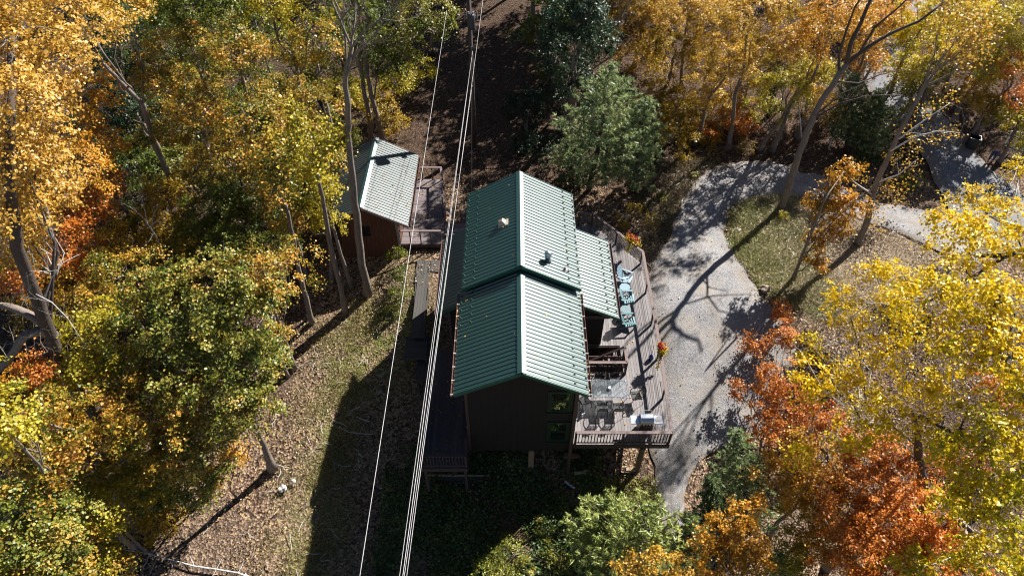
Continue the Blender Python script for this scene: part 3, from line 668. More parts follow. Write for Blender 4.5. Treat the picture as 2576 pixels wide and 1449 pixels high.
# stair down to the left through the opening
st = MB(); ns = 9
for i in range(ns): st.box(5.30 - .27 * (i + 1), 20.06, -.19 * (i + 1) - .035, 5.30 - .27 * i, 20.82, -.19 * (i + 1))
stair = wbuild(st, 'stair_treads', DECKX, deck)
st = MB()
for y in (20.05, 20.84): st.bar((5.3, y, -.12), (5.3 - .27 * ns, y, -.12 - .19 * ns), .04, .26)
wbuild(st, 'stair_stringer', RAILW, stair)
sr = MB(); a = Vector((5.36, 20.0, .98)); b = Vector((3.60, 20.0, -.28)); sr.bar(a, b, .1, .045); sr.bar(a + Vector((0, 0, -.75)), b + Vector((0, 0, -.75)), .04, .07)
for k in range(1, 10):
    q = a.lerp(b, k / 10); sr.bar(q + Vector((0, 0, -.75)), q, .035, .035, (0, 1, 0))
wbuild(sr, 'stair_rail', RAILW, deck)
# posts carrying the deck
for x, y in ((5.85, 15.36), (6.9, 19.5), (4.2, 18.5), (6.9, 24)):
    m = MB(); m.box(x - .1, y - .1, gz(x, y) - .4, x + .1, y + .1, -.29); wbuild(m, 'deck_post', woodmat('post_wood', (.13,.09,.065), (1,1,1), .2) if 'post_wood' not in bpy.data.materials else bpy.data.materials['post_wood'], deck)
# shaded deck on the left of the house
ld = empty('side_deck', (-3, 18, -.3), 'shaded wooden deck along the dark left side of the house', 'deck')
boards([(-3.95, 14.22), (-1.93, 14.22), (-1.93, 20.55), (-3.95, 20.55)], [], 0, 'deck_floor', woodmat('side_deck_boards_painted_shade', (.085,.07,.068), (5, .25, 1)), ld)  # same brown deck wood, darkened to hold the shade of this side
mb = MB()
for a, b in (((-3.95, 14.2), (-1.92, 14.2)), ((-1.92, 14.2), (-1.92, 15.2)), ((-3.97, 14.2), (-3.97, 20.5))): mb.bar((*a, -.17), (*b, -.17), .045, .26)
for x, y in ((-3.8, 14.35), (-2.05, 14.35), (-3.8, 18)): mb.box(x - .06, y - .06, gz(x, y) - .3, x + .06, y + .06, -.05)
wbuild(mb, 'deck_frame', RAILW, ld)
CAPO, CAPW = CAPW, RAILW
rail_run(ld, (-3.9, 14.27), (-1.98, 14.27), style='baluster', nposts=2); rail_run(ld, (-1.98, 14.3), (-1.98, 15.15), style='baluster', nposts=2, ends=(False, False))
rail_run(ld, (-3.9, 14.3), (-3.9, 17.5), style='baluster', nposts=3, ends=(False, True))
CAPW = CAPO
# ------------------------------------------------------------------ walkway planks beside the house
def platform(label, corners, z, along, mat=OLDW, cat='walkway', name='plank_walkway'):
    P = [at(*c, z) for c in corners]; poly = [(p.x, p.y) for p in P]; cx = sum(p[0] for p in poly) / 4; cy = sum(p[1] for p in poly) / 4
    r = empty(name, (cx, cy, gz(cx, cy)), label, cat); boards(poly, [], z, 'planks', mat, r, w=.15, along=along)
    m = MB()
    for a, b in zip(poly, poly[1:] + poly[:1]): m.bar((*a, z - .09), (*b, z - .09), .04, .11)
    for x, y in poly: m.box(x * .97 + cx * .03 - .05, y * .97 + cy * .03 - .05, gz(x, y) - .3, x * .97 + cx * .03 + .05, y * .97 + cy * .03 + .05, z - .04)
    wbuild(m, 'frame', OLDW, r); return r
platform('long grey plank walkway between the shed deck and the house', [(1037, 845), (1068, 845), (1083, 655), (1050, 655)], -.2, 'y')
platform('short grey planks leading sideways from the walkway to the porch', [(1084, 655), (1118, 655), (1116, 684), (1082, 684)], -.18, 'x')
platform('broad wooden step at the near end of the walkway', [(1017, 900), (1073, 900), (1076, 847), (1022, 847)], -.5, 'x', name='wooden_step', cat='step')
platform('narrow low wooden ramp below the broad step', [(1049, 955), (1072, 955), (1073, 903), (1050, 903)], -.85, 'y', name='wooden_ramp', cat='ramp')
# ------------------------------------------------------------------ shed
SRX, SY0 = -8.05, 28.0
shed = empty('shed', (-8, 31, -.9), 'small red brown shed with a ribbed green metal roof', 'shed')
bk = at(935, 347, 3.2); SY1 = bk.y
so1, n1 = roof_plane(SY0 - .4, SY1, SRX, 3.2, -5.66, 1.9, 'roof', shed, mat=SROOF); tag(so1, 'sunlit roof slope'); so2, n2 = roof_plane(SY0 - .4, SY1, SRX, 3.2, -10.0, 2.12, 'roof', shed, mat=SROOF)
ridge_cap(SY0 - .41, SY1 + .01, SRX, 3.2, .55, .55, so1); TRW = simple('pale_rake_trim', (.22,.2,.2), .6)
for (o, ex, ez) in ((so1, -5.66, 1.9), (so2, -10.0, 2.12)): rake(SY0 - .43, SRX, 3.2, ex, ez, o, TRW); rake(SY1 + .02, SRX, 3.2, ex, ez, o, TRW)
mb = MB(); mb.prism([(-9.6, -1.4), (-6.35, -1.4), (-6.35, 2.12), (SRX, 3.08), (-9.6, 2.22)], 0, SY1 - SY0 - .4, XZ(SY0)); wbuild(mb, 'wall', SHEDW, shed)
mb = MB(); wx, wz = -8.42, .75
mb.box(wx - .03, SY0 - .03, wz - .03, wx + .58, SY0 - .002, wz).box(wx - .03, SY0 - .03, wz + .75, wx + .58, SY0 - .002, wz + .78).box(wx - .03, SY0 - .03, wz, wx, SY0 - .002, wz + .75).box(wx + .55, SY0 - .03, wz, wx + .58, SY0 - .002, wz + .75)
sw = wbuild(mb, 'window', TRIM, shed); mb = MB(); mb.box(wx, SY0 - .012, wz, wx + .55, SY0 - .003, wz + .75); wbuild(mb, 'pane', GLASS, sw)
mb = MB(); mb.box(-5.65, SY0 - .4, 1.78, -5.54, SY1, 1.8).box(-5.545, SY0 - .4, 1.8, -5.53, SY1, 1.9); wbuild(mb, 'gutter', GUT, shed)
mb = MB(); mb.box(-6.45, SY0 - .03, -1.4, -6.32, SY0 - .002, 2.1); wbuild(mb, 'corner_board', TRW, shed)
sd = empty('shed_deck', (-5, 31, -.6), 'small grey wooden deck beside the shed with fallen leaves', 'deck')
boards([(-6.33, 28.15), (-3.95, 28.15), (-4.0, 31.2), (-4.35, 34.0), (-6.33, 34.0)], [], 0, 'deck_floor', DECKX, sd, along='x')
mb = MB()
for a, b in (((-6.33, 28.13), (-3.93, 28.13)), ((-3.93, 28.13), (-3.98, 31.2)), ((-3.98, 31.2), (-4.33, 34.0)), ((-4.33, 34.02), (-6.3, 34.02))): mb.bar((*a, -.15), (*b, -.15), .045, .22)
for x, y in ((-6.2, 28.3), (-4.1, 28.3), (-5.1, 28.3), (-4.2, 31), (-4.4, 33.8)): mb.box(x - .06, y - .06, gz(x, y) - .3, x + .06, y + .06, -.04)
wbuild(mb, 'deck_frame', RAILW, sd)
def plain_rail(parent, a, b, n, z=0):
    m = MB(); m.bar((*a, z + .95), (*b, z + .95), .13, .04); r = wbuild(m, 'railing', CAPW, parent); A = Vector((*a, z)); B = Vector((*b, z))
    for i in range(n):
        p = A.lerp(B, i / (n - 1)); m = MB(); m.bar(p, p + Vector((0, 0, .93)), .06, .06, (0, 1, 0)); wbuild(m, 'rail_post', RAILW, r)
plain_rail(sd, (-6.35, 28.2), (-4.0, 28.2), 5); plain_rail(sd, (-4.35, 33.95), (-6.2, 33.95), 4); plain_rail(sd, (-4.12, 31.1), (-4.38, 33.9), 3)
plain_rail(sd, (-4.08, 30.4), (-3.4, 29.6), 2)
m = MB(); boards([(-3.92, 28.9), (-2.3, 28.9), (-2.3, 29.9), (-3.92, 29.9)], [], -.02, 'bridge_floor', DECKX, sd, along='x'); plain_rail(sd, (-3.0, 30.0), (-2.1, 30.0), 2)
# ------------------------------------------------------------------ deck furniture
def adirondack(label, x, y, rz, mat, group='painted adirondack chairs on the deck'):
    r = empty('adirondack_chair', (x, y, 0), label, 'chair', rz, group)   # faces local +X
    m = MB()
    for k in range(5):
        t = k / 4; xx = .42 - .1 * k; m.bar((xx, -.27, .37 - .045 * k), (xx, .27, .37 - .045 * k), .085, .02, (.1, 0, 1))
    m.build('seat', mat, r)
    for k in range(5):
        yy = -.22 + .11 * k; top = .98 - .035 * abs(k - 2) ** 2; b = MB(); b.bar((-.02, yy * .9, .16), (-.02 - (top - .16) * .45, yy * 1.12, top), .095, .018, (1, 0, .3))
        if k == 0: bb = b
        else: bb.add(b.v, b.f)
    bb.build('backrest', mat, r)
    for s in (-1, 1):
        a = MB(); a.prism([(-.28, s * .33 - .035), (.36, s * .33 - .06), (.42, s * .33), (.36, s * .33 + .06), (-.28, s * .33 + .035)], .55, .573); a.build('armrest', mat, r)
        l = MB(); l.bar((.36, s * .3, 0), (.36, s * .3, .55), .09, .025, (1, 0, 0)); l.build('leg', mat, r)
        l = MB(); l.bar((.44, s * .265, .33), (-.42, s * .265, .03), .025, .11); l.build('side_rail', mat, r)
    return r
A1 = at(1568, 697, .35); A2 = at(1573, 750, .35); A3 = at(1575, 808, .35)
adirondack('pale blue adirondack chair, farthest of the three on the deck', A1.x, A1.y, R(-28), PALETEAL)
adirondack('light teal adirondack chair between the two round side tables', A2.x, A2.y, R(0), simple('light_teal_paint', (.12,.24,.27), .5, var=.1))
adirondack('deeper teal adirondack chair, nearest of the three on the deck', A3.x, A3.y, R(4), TEAL)
def side_table(label, x, y, n, mat):
    r = empty('side_table', (x, y, 0), label, 'table', 0, 'small round side tables')
    m = MB(); k = 6; R0 = .27
    for i in range(k):
        y0 = -R0 + 2 * R0 * i / k; y1 = y0 + 2 * R0 / k - .008
        def w_(v): return math.sqrt(max(0, R0 * R0 - v * v)) if n == 0 else min(R0, R0 * 1.41 - abs(v)) 
        a0, a1 = w_(y0 + .012), w_(y1 - .012); m.prism([(-a0, y0), (a0, y0), (a1, y1), (-a1, y1)], .48, .5, Matrix.Rotation(R(55), 4, 'Z'))
    m.build('tabletop', mat, r)
    for a in range(4):
        t = R(45 + 90 * a); l = MB(); l.bar((.2 * math.cos(t), .2 * math.sin(t), .478), (.2 * math.cos(t), .2 * math.sin(t), 0), .05, .03, (1, 0, 0)); l.build('leg', mat, r)
T1 = at(1572, 722, .5); T2 = at(1574, 778, .5)
side_table('octagonal pale teal side table between the first two adirondack chairs', T1.x, T1.y, 1, PALETEAL); side_table('round grey teal side table beside the nearest adirondack chair', T2.x, T2.y, 0, simple('grey_teal_paint', (.14,.22,.23), .5, var=.1))
# wrought iron dining set
TX, TY, TW, TD = 4.45, 17.8, 1.75, .98
dt = empty('dining_table', (TX, TY, 0), 'rectangular glass topped patio table with a black iron base', 'table')
GT, gn, gb = newmat('clear_table_glass'); gb.inputs['Base Color'].default_value = (.8,.88,.92,1); gb.inputs['Roughness'].default_value = .06; gb.inputs['Transmission Weight'].default_value = .94; gb.inputs['IOR'].default_value = 1.45
m = MB(); m.box(-TW/2, -TD/2, .71, TW/2, TD/2, .722); m.build('glass_top', GT, dt)
m = MB()
for s in (-1, 1):
    m.tube([(-TW/2+.04, s*(TD/2-.05), .69), (TW/2-.04, s*(TD/2-.05), .69)], .012, 6); m.tube([(s*(TW/2-.05), -TD/2+.04, .69), (s*(TW/2-.05), TD/2-.04, .69)], .012, 6)
    m.tube([(s*(TW/2-.05) - s * .28 * math.sin(math.pi*k/12), -TD/2 + .05 + (TD-.1)*k/12, .69) for k in range(13)], .01, 6)
m.tube([(0, -TD/2+.04, .69), (0, TD/2-.04, .69)], .01, 6); m.build('table_frame', simple('grey_iron', (.16,.17,.18), .4), dt)
for sx in (-1, 1):
    for sy in (-1, 1):
        m = MB(); m.tube([(sx*(TW/2-.12), sy*(TD/2-.1), .69), (sx*(TW/2-.3), sy*(TD/2-.18), .35), (sx*(TW/2-.1), sy*(TD/2-.08), .0)], .014, 6); m.build('leg', BLACKM, dt)
        m = MB(); m.lathe([(.0, .722), (.022, .722), (.022, .735), (0, .738)], 8, c=(sx*(TW/2-.06), sy*(TD/2-.05), 0)); m.build('table_clip', WHITE, dt)
def iron_chair():
    r = empty('patio_chair', (0, 0, 0), 'x', 'chair')
    m = MB()     # seat lattice, faces local +Y
    for k in range(8):
        u = -.21 + .06 * k; m.bar((u, -.2, .42), (u, .22, .43), .036, .012); m.bar((-.22, u, .428), (.22, u, .428), .036, .012)
    m.tube([(-.22,-.2,.42), (.22,-.2,.42), (.23,.22,.43), (-.23,.22,.43), (-.22,-.2,.42)], .018, 6); m.build('seat', BLACKM, r)
    m = MB(); fr = []
    for k in range(13):
        t = math.pi * k / 12; fr.append((-.22 * math.cos(t), -.2 - .17 * (.45 + .0 * t) - .12 * math.sin(t), .46 + .5 * math.sin(t) ** .6))
    m.tube([(-.22,-.2,.42)] + fr + [(.22,-.2,.42)], .02, 6)
    for k in range(1, 7):
        u = -.22 + .063 * k; h = .46 * math.sqrt(max(.05, 1 - (u / .24) ** 2)); m.bar((u, -.25, .46), (u, -.38, .48 + h), .03, .01, (0, 1, 0))
        z = .5 + .065 * k; uu = .21 * math.sqrt(max(.05, 1 - ((z - .5) / .5) ** 2)); y = -.25 - .13 * (z - .46) / .5; m.bar((-uu, y, z), (uu, y, z), .01, .03)
    m.build('backrest', BLACKM, r)
    for s in (-1, 1):
        m = MB(); m.tube([(s*.23, -.28, .62), (s*.27, -.1, .66), (s*.27, .12, .65), (s*.24, .22, .58), (s*.23, .2, .43)], .02, 6); m.build('armrest', BLACKM, r)
        m = MB(); m.tube([(s*.22, .2, .43), (s*.24, .24, .2), (s*.25, .26, 0)], .012, 6); m.build('leg', BLACKM, r)
        m = MB(); m.tube([(s*.22, -.2, .42), (s*.23, -.26, .2), (s*.24, -.32, 0)], .012, 6); m.build('leg', BLACKM, r)
    return r
proto = iron_chair()
spots = [(4.12, 18.62, 180, 'black wrought iron chair behind the glass table, nearer the house wall'), (4.82, 18.62, 180, 'black wrought iron chair behind the glass table, farther from the house wall'),
         (4.10, 16.98, 0, 'black wrought iron chair in front of the glass table, nearer the house wall'), (4.80, 16.98, 0, 'black wrought iron chair in front of the glass table, farther from the house wall'),
         (5.72, 17.62, 100, 'black wrought iron armchair at the open right end of the glass table'), (3.32, 17.35, -60, 'black wrought iron chair half hidden under the roof eave')]
for i, (x, y, a, lb) in enumerate(spots):
    o = proto if i == 0 else copy_tree(proto); o.location = (x, y, .002); o.rotation_euler.z = R(a) if a != 180 else math.pi
    o['label'] = lb; o['group'] = 'iron patio chairs round the glass table'
m = MB(); m.box(-.06, -.07, 0, .06, .05, .1).box(-.02, .05, 0, .1, .1, .05).box(-.13, .0, 0, -.07, .04, .02); o = m.build('table_ornament', WHITE, bevel=.012); o.location = (TX + .02, TY + .0, .723); o.rotation_euler.z = .3; tag(o, 'small white ornament lying on the glass patio table', 'ornament')
m = MB(); m.lathe([(.05, 0), (.06, .05), (.04, .12), (.03, .2), (.045, .24), (0, .27)], 12); m.bar((0, 0, .2), (.12, .05, .3), .03, .02); o = m.build('white_ornament', WHITE, smooth=True); q = at(1460, 1046, .1); o.location = (q.x + .08, q.y, 0.0); tag(o, 'small white ornament on the deck by the front house corner', 'ornament')
# grill
gx = at(1627, 1078, .0); gr = empty('gas_grill', (5.94, 16.1, 0), 'stainless steel gas grill with two side shelves by the deck rail', 'grill')
m = MB(); m.box(-.3, -.24, .72, .3, .24, .84); m.build('firebox', STEEL, gr)
m = MB(); m.prism([(-.25, .842), (.25, .842), (.25, .95), (.14, 1.08), (-.1, 1.1), (-.22, 1.0)], -.3, .3, Matrix(((0,0,1,0),(1,0,0,0),(0,1,0,0),(0,0,0,1)))); lid = m.build('lid', STEEL, gr, bevel=.02)
m = MB(); m.tube([(-.24, .27, 1.0), (-.24, .34, 1.03), (.24, .34, 1.03), (.24, .27, 1.0)], .014, 8); m.build('handle', STEEL, lid)
m = MB(); m.lathe([(.03, 1.088), (.03, 1.1), (0, 1.1)], 12, c=(.02, -.02, 0)); m.build('thermometer', WHITE, lid)
for s in (-1, 1):
    m = MB(); m.box(s * .5 - .2, -.22, .80, s * .5 + .2, .22, .84); sh = m.build('side_shelf', STEEL, gr, bevel=.008)
    if s == 1: m = MB(); m.lathe([(.11, .842), (.11, .85), (.07, .856), (0, .856)], 16, c=(.5, 0, 0)); m.build('side_burner', BEIGE, sh)
m = MB(); m.box(-.3, -.22, .08, -.27, .22, .72).box(.27, -.22, .08, .3, .22, .72).box(-.27, -.2, .08, .27, .2, .11).box(-.27, .19, .11, .27, .215, .7).box(-.26, -.225, .1, -.005, -.2, .68).box(.005, -.225, .1, .26, -.2, .68); m.build('cabinet', simple('grill_cabinet_dark', (.06,.05,.05), .5), gr)
for s in (-1, 1):
    for t in (-1, 1): m = MB(); m.tube([(s * .26 - .012, t * .18, .04), (s * .26 + .012, t * .18, .04)], .04, 10); m.build('wheel', DARKP, gr)
for k in range(4): m = MB(); m.tube([(-.2 + .133 * k, -.242, .78), (-.2 + .133 * k, -.275, .78)], .024, 10); m.build('knob', DARKP, gr)
# flower boxes
def flowers(label, p, L, rz, vine, z0=.93):
    r = empty('flower_box', (p[0], p[1], z0), label, 'flower box', rz, 'flower boxes on the deck rail')
    m = MB(); m.add([(-L/2,-.08,.02),(L/2,-.08,.02),(L/2,.08,.02),(-L/2,.08,.02),(-L/2-.03,-.11,.2),(L/2+.03,-.11,.2),(L/2+.03,.11,.2),(-L/2-.03,.11,.2)], [(0,3,2,1),(4,5,6,7),(0,1,5,4),(1,2,6,5),(2,3,7,6),(3,0,4,7)]); m.build('planter', simple('terracotta_box', (.42,.13,.05), .7) if 'terracotta_box' not in bpy.data.materials else bpy.data.materials['terracotta_box'], r)
    n = 420; C = rng.normal(size=(n, 3)) * np.array([L * .33, .12, .07]) + np.array([0, 0, .27]); leafmesh('foliage', C, rng.normal(size=(n,3)) + [0,0,1], rng.uniform(.05, .1, n), PAL['lime'], r)
    k = 15; cc = rng.uniform(-1, 1, (k, 3)) * np.array([L * .5, .16, .05]) + np.array([0, 0, .43]); C = (cc[:, None] + rng.normal(size=(k, 26, 3)) * .035).reshape(-1, 3)
    leafmesh('blooms', C, rng.normal(size=(len(C),3)) + [0,0,1], .055, REDF, r)
    n = 260; t = rng.uniform(0, 1, n); V = np.stack([vine[0] * t + rng.normal(size=n) * .05, vine[1] * t + rng.normal(size=n) * .05, .15 - vine[2] * t ** 1.4 + rng.normal(size=n) * .03], 1); leafmesh('trailing_vine', V, rng.normal(size=(n,3)) + [0,0,.6], rng.uniform(.05, .09, n), PAL['yellowgreen'], r)
flowers('red flower box at the far angled corner of the deck rail', (6.6, 27.25), .8, R(-52), (.0, -.25, .7)); flowers('red flower box on the middle of the straight deck rail', (7.11, 19.75), .45, R(88), (-.5, .12, .85))
m = MB(); m.lathe([(.0, 0), (.09, .01), (.12, .08), (.12, .2), (.09, .3), (.05, .36), (.0, .37)], 14); m.tube([(0, 0, .36), (.02, .1, .44), (.03, .24, .5)], .016, 6); o = m.build('watering_can', simple('blue_glaze', (.015,.04,.2), .2, var=.2), smooth=True); o.location = (6.78, 20.0, .0); tag(o, 'dark blue watering can standing on the deck near the rail', 'watering can')
# ------------------------------------------------------------------ pole and wires
pb = gp(1193, 368); PY = pb.y
pole = empty('utility_pole', pb, 'tall dark wooden utility pole in the clearing behind the house', 'utility pole')
ptop = atY(1178, -34, PY); m = MB(); m.tube([pb - Vector((0,0,.3)), ptop], [.17, .12], 12); wbuild(m, 'pole', BARKD, pole, smooth=True)
c = atY(1185, 45, PY); m = MB()
m.lathe([(.0, -.5), (.2, -.48), (.22, -.4), (.22, .3), (.2, .36), (.08, .42), (0, .43)], 16, c=c + Vector((.02, -.36, 0))); tr = wbuild(m, 'transformer', simple('transformer_grey', (.05,.055,.06), .5), pole, smooth=True)
for s in (-1, 1): m = MB(); m.lathe([(.03, .3), (.06, .34), (.03, .38), (.06, .42), (.03, .46), (.05, .5), (0, .52)], 10, c=c + Vector((.02 + s * .13, -.36, 0))); wbuild(m, 'bushing', simple('porcelain', (.35,.3,.28), .3) if 'porcelain' not in bpy.data.materials else bpy.data.materials['porcelain'], tr)
for s in (-1, 1): m = MB(); m.lathe([(0, -.12), (.05, -.1), (.05, .25), (.02, .32), (0, .33)], 10, c=c + Vector((s * .33, -.1, .1))); m.bar(c + Vector((0, -.05, .1)), c + Vector((s * .33, -.1, .1)), .04, .04); wbuild(m, 'fuse_cutout', simple('cutout_grey', (.2,.2,.2), .5) if 'cutout_grey' not in bpy.data.materials else bpy.data.materials['cutout_grey'], pole)
for pz in (120, ): m = MB(); q = atY(1186, pz, PY); m.box(q.x - .12, q.y - .25, q.z - .2, q.x + .12, q.y - .1, q.z + .15); wbuild(m, 'junction_box', DARKP, pole)
def wire(label, pts, r, cat='wire', grp='overhead wires crossing above the house'):
    m = MB(); m.tube(pts, r, 6); base = Vector(pts[0]); m.v = [tuple(Vector(v) - base) for v in m.v]; o = m.build('overhead_wire', WIREM, smooth=True); o.location = base; tag(o, label, cat, grp)
def span(far, near, yn, zn, zf, sag=.25, n=16):
    # far/near: photo bearings; the near end is taken on to y = yn
    A = Vector(far); B = at(near[0], near[1], zn); d = (B - A) / (A.y - B.y); E_ = A + d * (A.y - yn)
    return [A.lerp(E_, i / n) - Vector((0, 0, sag * 4 * (i / n) * (1 - i / n))) for i in range(n + 1)]
wire('single pale overhead wire on the left, crossing from the treetops', span(at(1124, 28, 9.2), (905, 1449), -25, 9.0, 9.2, 0), .0105)
wire('uppermost pale wire passing the pole without touching it', span(at(1216, -8, 9.9), (1023, 1449), -25, 9.2, 9.9, 0), .0095)
q1 = atY(1189, 128, PY - .2); q2 = atY(1186, 150, PY - .2); q3 = atY(1188, 215, PY - .2)
wire('pale wire from the pole, middle one of the close bundle', span(q1, (1013, 1449), -25, 8.6, 8, .0), .0105)
wire('pale wire from the pole, left one of the close bundle', span(q2, (1005, 1449), -25, 8.4, 8, .0), .008)
wire('pale wire from the pole, right one of the close bundle', span(q3, (1017, 1449), -25, 8.2, 8, .0), .0085)
gA = gp(1187, 486); m = MB(); m.tube([atY(1187, 62, PY - .3), gA], .012, 5); b0 = Vector(gA); m.v = [tuple(Vector(v) - b0) for v in m.v]; o = m.build('guy_wire', WIREM); o.location = b0; tag(o, 'thin guy wire running steeply from the pole to the ground', 'wire')
# ------------------------------------------------------------------ vegetation
T = tree
# --- tall old tree on the far left
T('huge old tree with thick dark trunk and pale twigs at the far left edge', 'amber', [(60,70,17,2.1,1.8),(140,160,15,1.3,1.2),(25,250,17,1.1,1.1),(20,400,15,1.0,1.0),(40,530,13,.9,.8),(95,520,10.5,1,.9),(30,260,15.5,1.5,1.6),(100,330,13,1.1,1.1),(10,370,14.5,1.2,1.2),(70,400,13.5,1.1,1.0),(40,470,13,1.1,1.1),(110,480,11,1.3,1.0),(50,570,11,1.0,.9),(60,640,9.5,.7,.6)], base=(345,1165), nodes=[(285,1085,0),(200,985,0),(140,880,.1),(95,760,.2),(45,620,.3),(22,470,.3),(25,330,.3)], r=.36, bark=BARKD, dens=.62, leaf=.125, clus=.42, twigs=BARKP, tdep=2, sides=5, branch_n=9)
TREES_L1 = TREES[-1]
# big bare limbs of that tree
def limb_part(root, nodes, Y, r0, r1, mat=BARK, name='limb'):
    m = MB(); P = [atY(px, py, Y + dy) for px, py, dy in nodes]; n = len(P); Q, W = [], []
    for i in range(n - 1):
        for t in (0, .5): Q.append(P[i].lerp(P[i+1], t) + (Vector(rng.normal(size=3)) * r0 * .1 if t else Vector())); W.append(r0 + (r1 - r0) * (i + t) / (n - 1))
    Q.append(P[-1]); W.append(r1); m.tube(Q, W, 8)
    for i in range(2, len(Q)): twig(m, Q[i], Vector(rng.normal(size=3)) + Vector((0, 0, .6)), .9, min(.018, W[i] * .3), 2, None, .7)
    return wbuild(m, name, mat, root, smooth=True)
yL = TREES_L1.location.y
limb_part(TREES_L1, [(138,845,.2),(100,830,0),(62,845,-.3),(40,880,-.5),(0,930,-.8)], yL, .2, .12)
limb_part(TREES_L1, [(120,822,.1),(70,790,.2),(20,770,.3),(-40,765,.3)], yL, .18, .1)
limb_part(TREES_L1, [(110,760,.1),(130,700,.4),(160,660,.8),(200,640,1.2)], yL, .025, .006, BARKP, 'bare_branches')
limb_part(TREES_L1, [(90,740,.1),(130,760,-.4),(170,800,-.8),(210,860,-1.2)], yL, .022, .006, BARKP, 'bare_branches')
# --- left wood
T('orange tree under the big old tree on the far left', 'orange', [(205,250,8,1.9,1.5),(160,440,7,2.0,1.5),(240,360,6,1.5,1.3)], r=.15, leaf=.14)
T('rust orange low maple on the left below the orange crown', 'rust', [(150,560,3.5,2.0,1.2),(240,480,4,1.5,1.1),(200,660,2.5,1.5,1.0)], r=.12, leaf=.14)
T('golden tree filling the top left corner', 'gold', [(190,40,13,2.2,1.8),(300,20,12,1.6,1.4)], r=.2, leaf=.14)
T('dark glossy green tree between the orange crowns at upper left', 'darkgreen', [(300,150,8,1.8,1.9),(330,300,5,1.6,1.6),(280,80,9,1.2,1.2)], r=.16)
T('dim green tree in shade below the dark green crown at upper left', 'green', [(350,420,2,1.7,1.5),(300,540,1.5,1.5,1.0)], r=.1)
T('large orange tinted maple in the upper left wood', 'maple', [(450,120,9,1.7,1.6),(500,250,8.5,1.7,1.3),(400,200,8,1.3,1.2),(440,330,6,1.4,1.1)], r=.2, leaf=.15)
T('broad maple turning orange in the middle of the upper left wood', 'maple', [(600,150,9.5,1.9,1.6),(620,300,8,1.9,1.3),(560,400,6,1.6,1.2),(690,400,6.5,1.3,1.1)], r=.2, leaf=.15)
T('maple with orange tips left of the tall bare trees', 'maple', [(790,120,9,1.6,1.5),(800,260,7.5,1.5,1.3),(760,350,6.5,1.5,1.1),(830,420,5,1.0,.9)], r=.18, leaf=.15)
T('green tree at the top edge above the broad maples', 'green', [(430,20,11,1.8,1.4),(540,0,11,1.8,1.4)], r=.2)
T('yellow green tree at the top edge left of the bare trees', 'yellowgreen', [(680,20,10,1.9,1.6),(780,10,10,1.7,1.4)], r=.2)
T('deep green tree at the top edge behind the bare trees', 'green', [(900,40,9,2.0,1.7),(960,150,6,1.6,1.4)], r=.2)
T('olive green tree overhanging the left edge of the clearing', 'maplegreen', [(1050,40,8,1.9,1.6),(1000,110,6.5,1.5,1.3),(1090,70,7.5,1.1,1.0)], base=(1090,130), r=.18)
T('small dull yellow tree on the left edge of the clearing', 'yellowgreen', [(1055,175,2.2,1.2,.9),(1000,210,2.2,1.3,.9)], r=.08, leaf=.13)
T('low yellow sapling behind the little shed', 'olive', [(960,270,1.8,1.3,1.0),(1000,320,1.0,1.0,.6)], r=.07, leaf=.13)
T('shaded green tree in the dark heart of the left wood', 'green', [(560,520,3,1.8,1.2),(640,560,2.5,1.5,1.0),(500,590,2,1.4,.9)], r=.12)
T('dim golden understory tree left of the dark heart of the wood', 'olive', [(400,560,2,1.7,1.0),(330,620,2.5,1.5,1.0),(430,480,3,1.4,1.0)], r=.12)
T('yellow green maple beside the trunks left of the shed', 'yellowgreen', [(800,480,5,1.2,1.2),(760,560,4,1.2,1.0),(830,560,3.4,.8,.8)], r=.1, leaf=.14)
T('orange young maple between the trunks and the dark wood', 'maple', [(700,450,5.5,1.3,1.2),(730,540,4.5,1.2,1.0)], r=.12, leaf=.14)
T('green shrub in front of the dark part of the left wood', 'green', [(690,620,.4,1.2,.9),(600,610,.6,1.1,.8)], r=.06)
T('dense round maple, green with orange tips, left of the lawn strip', 'maplegreen', [(530,740,7,2.2,1.7),(430,800,6.5,1.8,1.5),(620,800,6.5,1.7,1.5),(520,900,5.5,2.1,1.4),(640,930,5,1.3,1.2),(400,930,5,1.6,1.2)], base=(505,1100), r=.24, leaf=.14, clus=.40, dens=.8, sides=5)
T('orange fringed maple in front of the round maple crown', 'maple', [(660,700,7,1.2,1.1),(740,660,5.5,1.1,1.0),(690,880,4.3,1.0,.9)], base=(738,925), nodes=[(716,850,0)], r=.13, leaf=.13)
T('golden orange tree below the bare twigs on the left', 'maple', [(300,700,4.5,1.6,1.1),(250,760,4,1.3,1.0)], r=.12, leaf=.13)
T('pale yellow green maple right of the forked limb', 'yellowgreen', [(240,850,6,1.5,1.1),(290,930,5,1.3,1.0),(200,930,5,1.1,.9)], r=.14, leaf=.13, sides=5)
T('small bright orange red sapling under the forked limb', 'redrust', [(75,930,6,.55,.4),(40,710,8,.6,.5)], r=.05, leaf=.12, sides=5)
T('orange tinted oak by the thick trunk on the lower left', 'maple', [(370,1050,4.5,1.6,1.1),(450,1130,3,1.4,1.0),(300,1010,5,1.2,1.0),(480,1010,4.5,1.2,1.0)], r=.15, leaf=.14, sides=5)
T('gold oak between the two slanting trunks on the lower left', 'maple', [(140,1080,5.5,1.5,1.1),(230,1150,3.4,1.3,.9),(90,1170,5,1.4,1.0)], r=.14, leaf=.14, sides=5)
T('green and gold oak at the left edge below the thick trunk', 'maplegreen', [(60,1290,4.5,1.6,1.1),(150,1330,3.2,1.5,.9),(40,1400,4,1.4,.9)], r=.14, leaf=.14, sides=5)
T('pale green oak leaning in at the left edge', 'yellowgreen', [(20,1080,8.5,.9,1.0),(-20,1010,8.5,1.0,1.0)], r=.12, leaf=.15, sides=5)
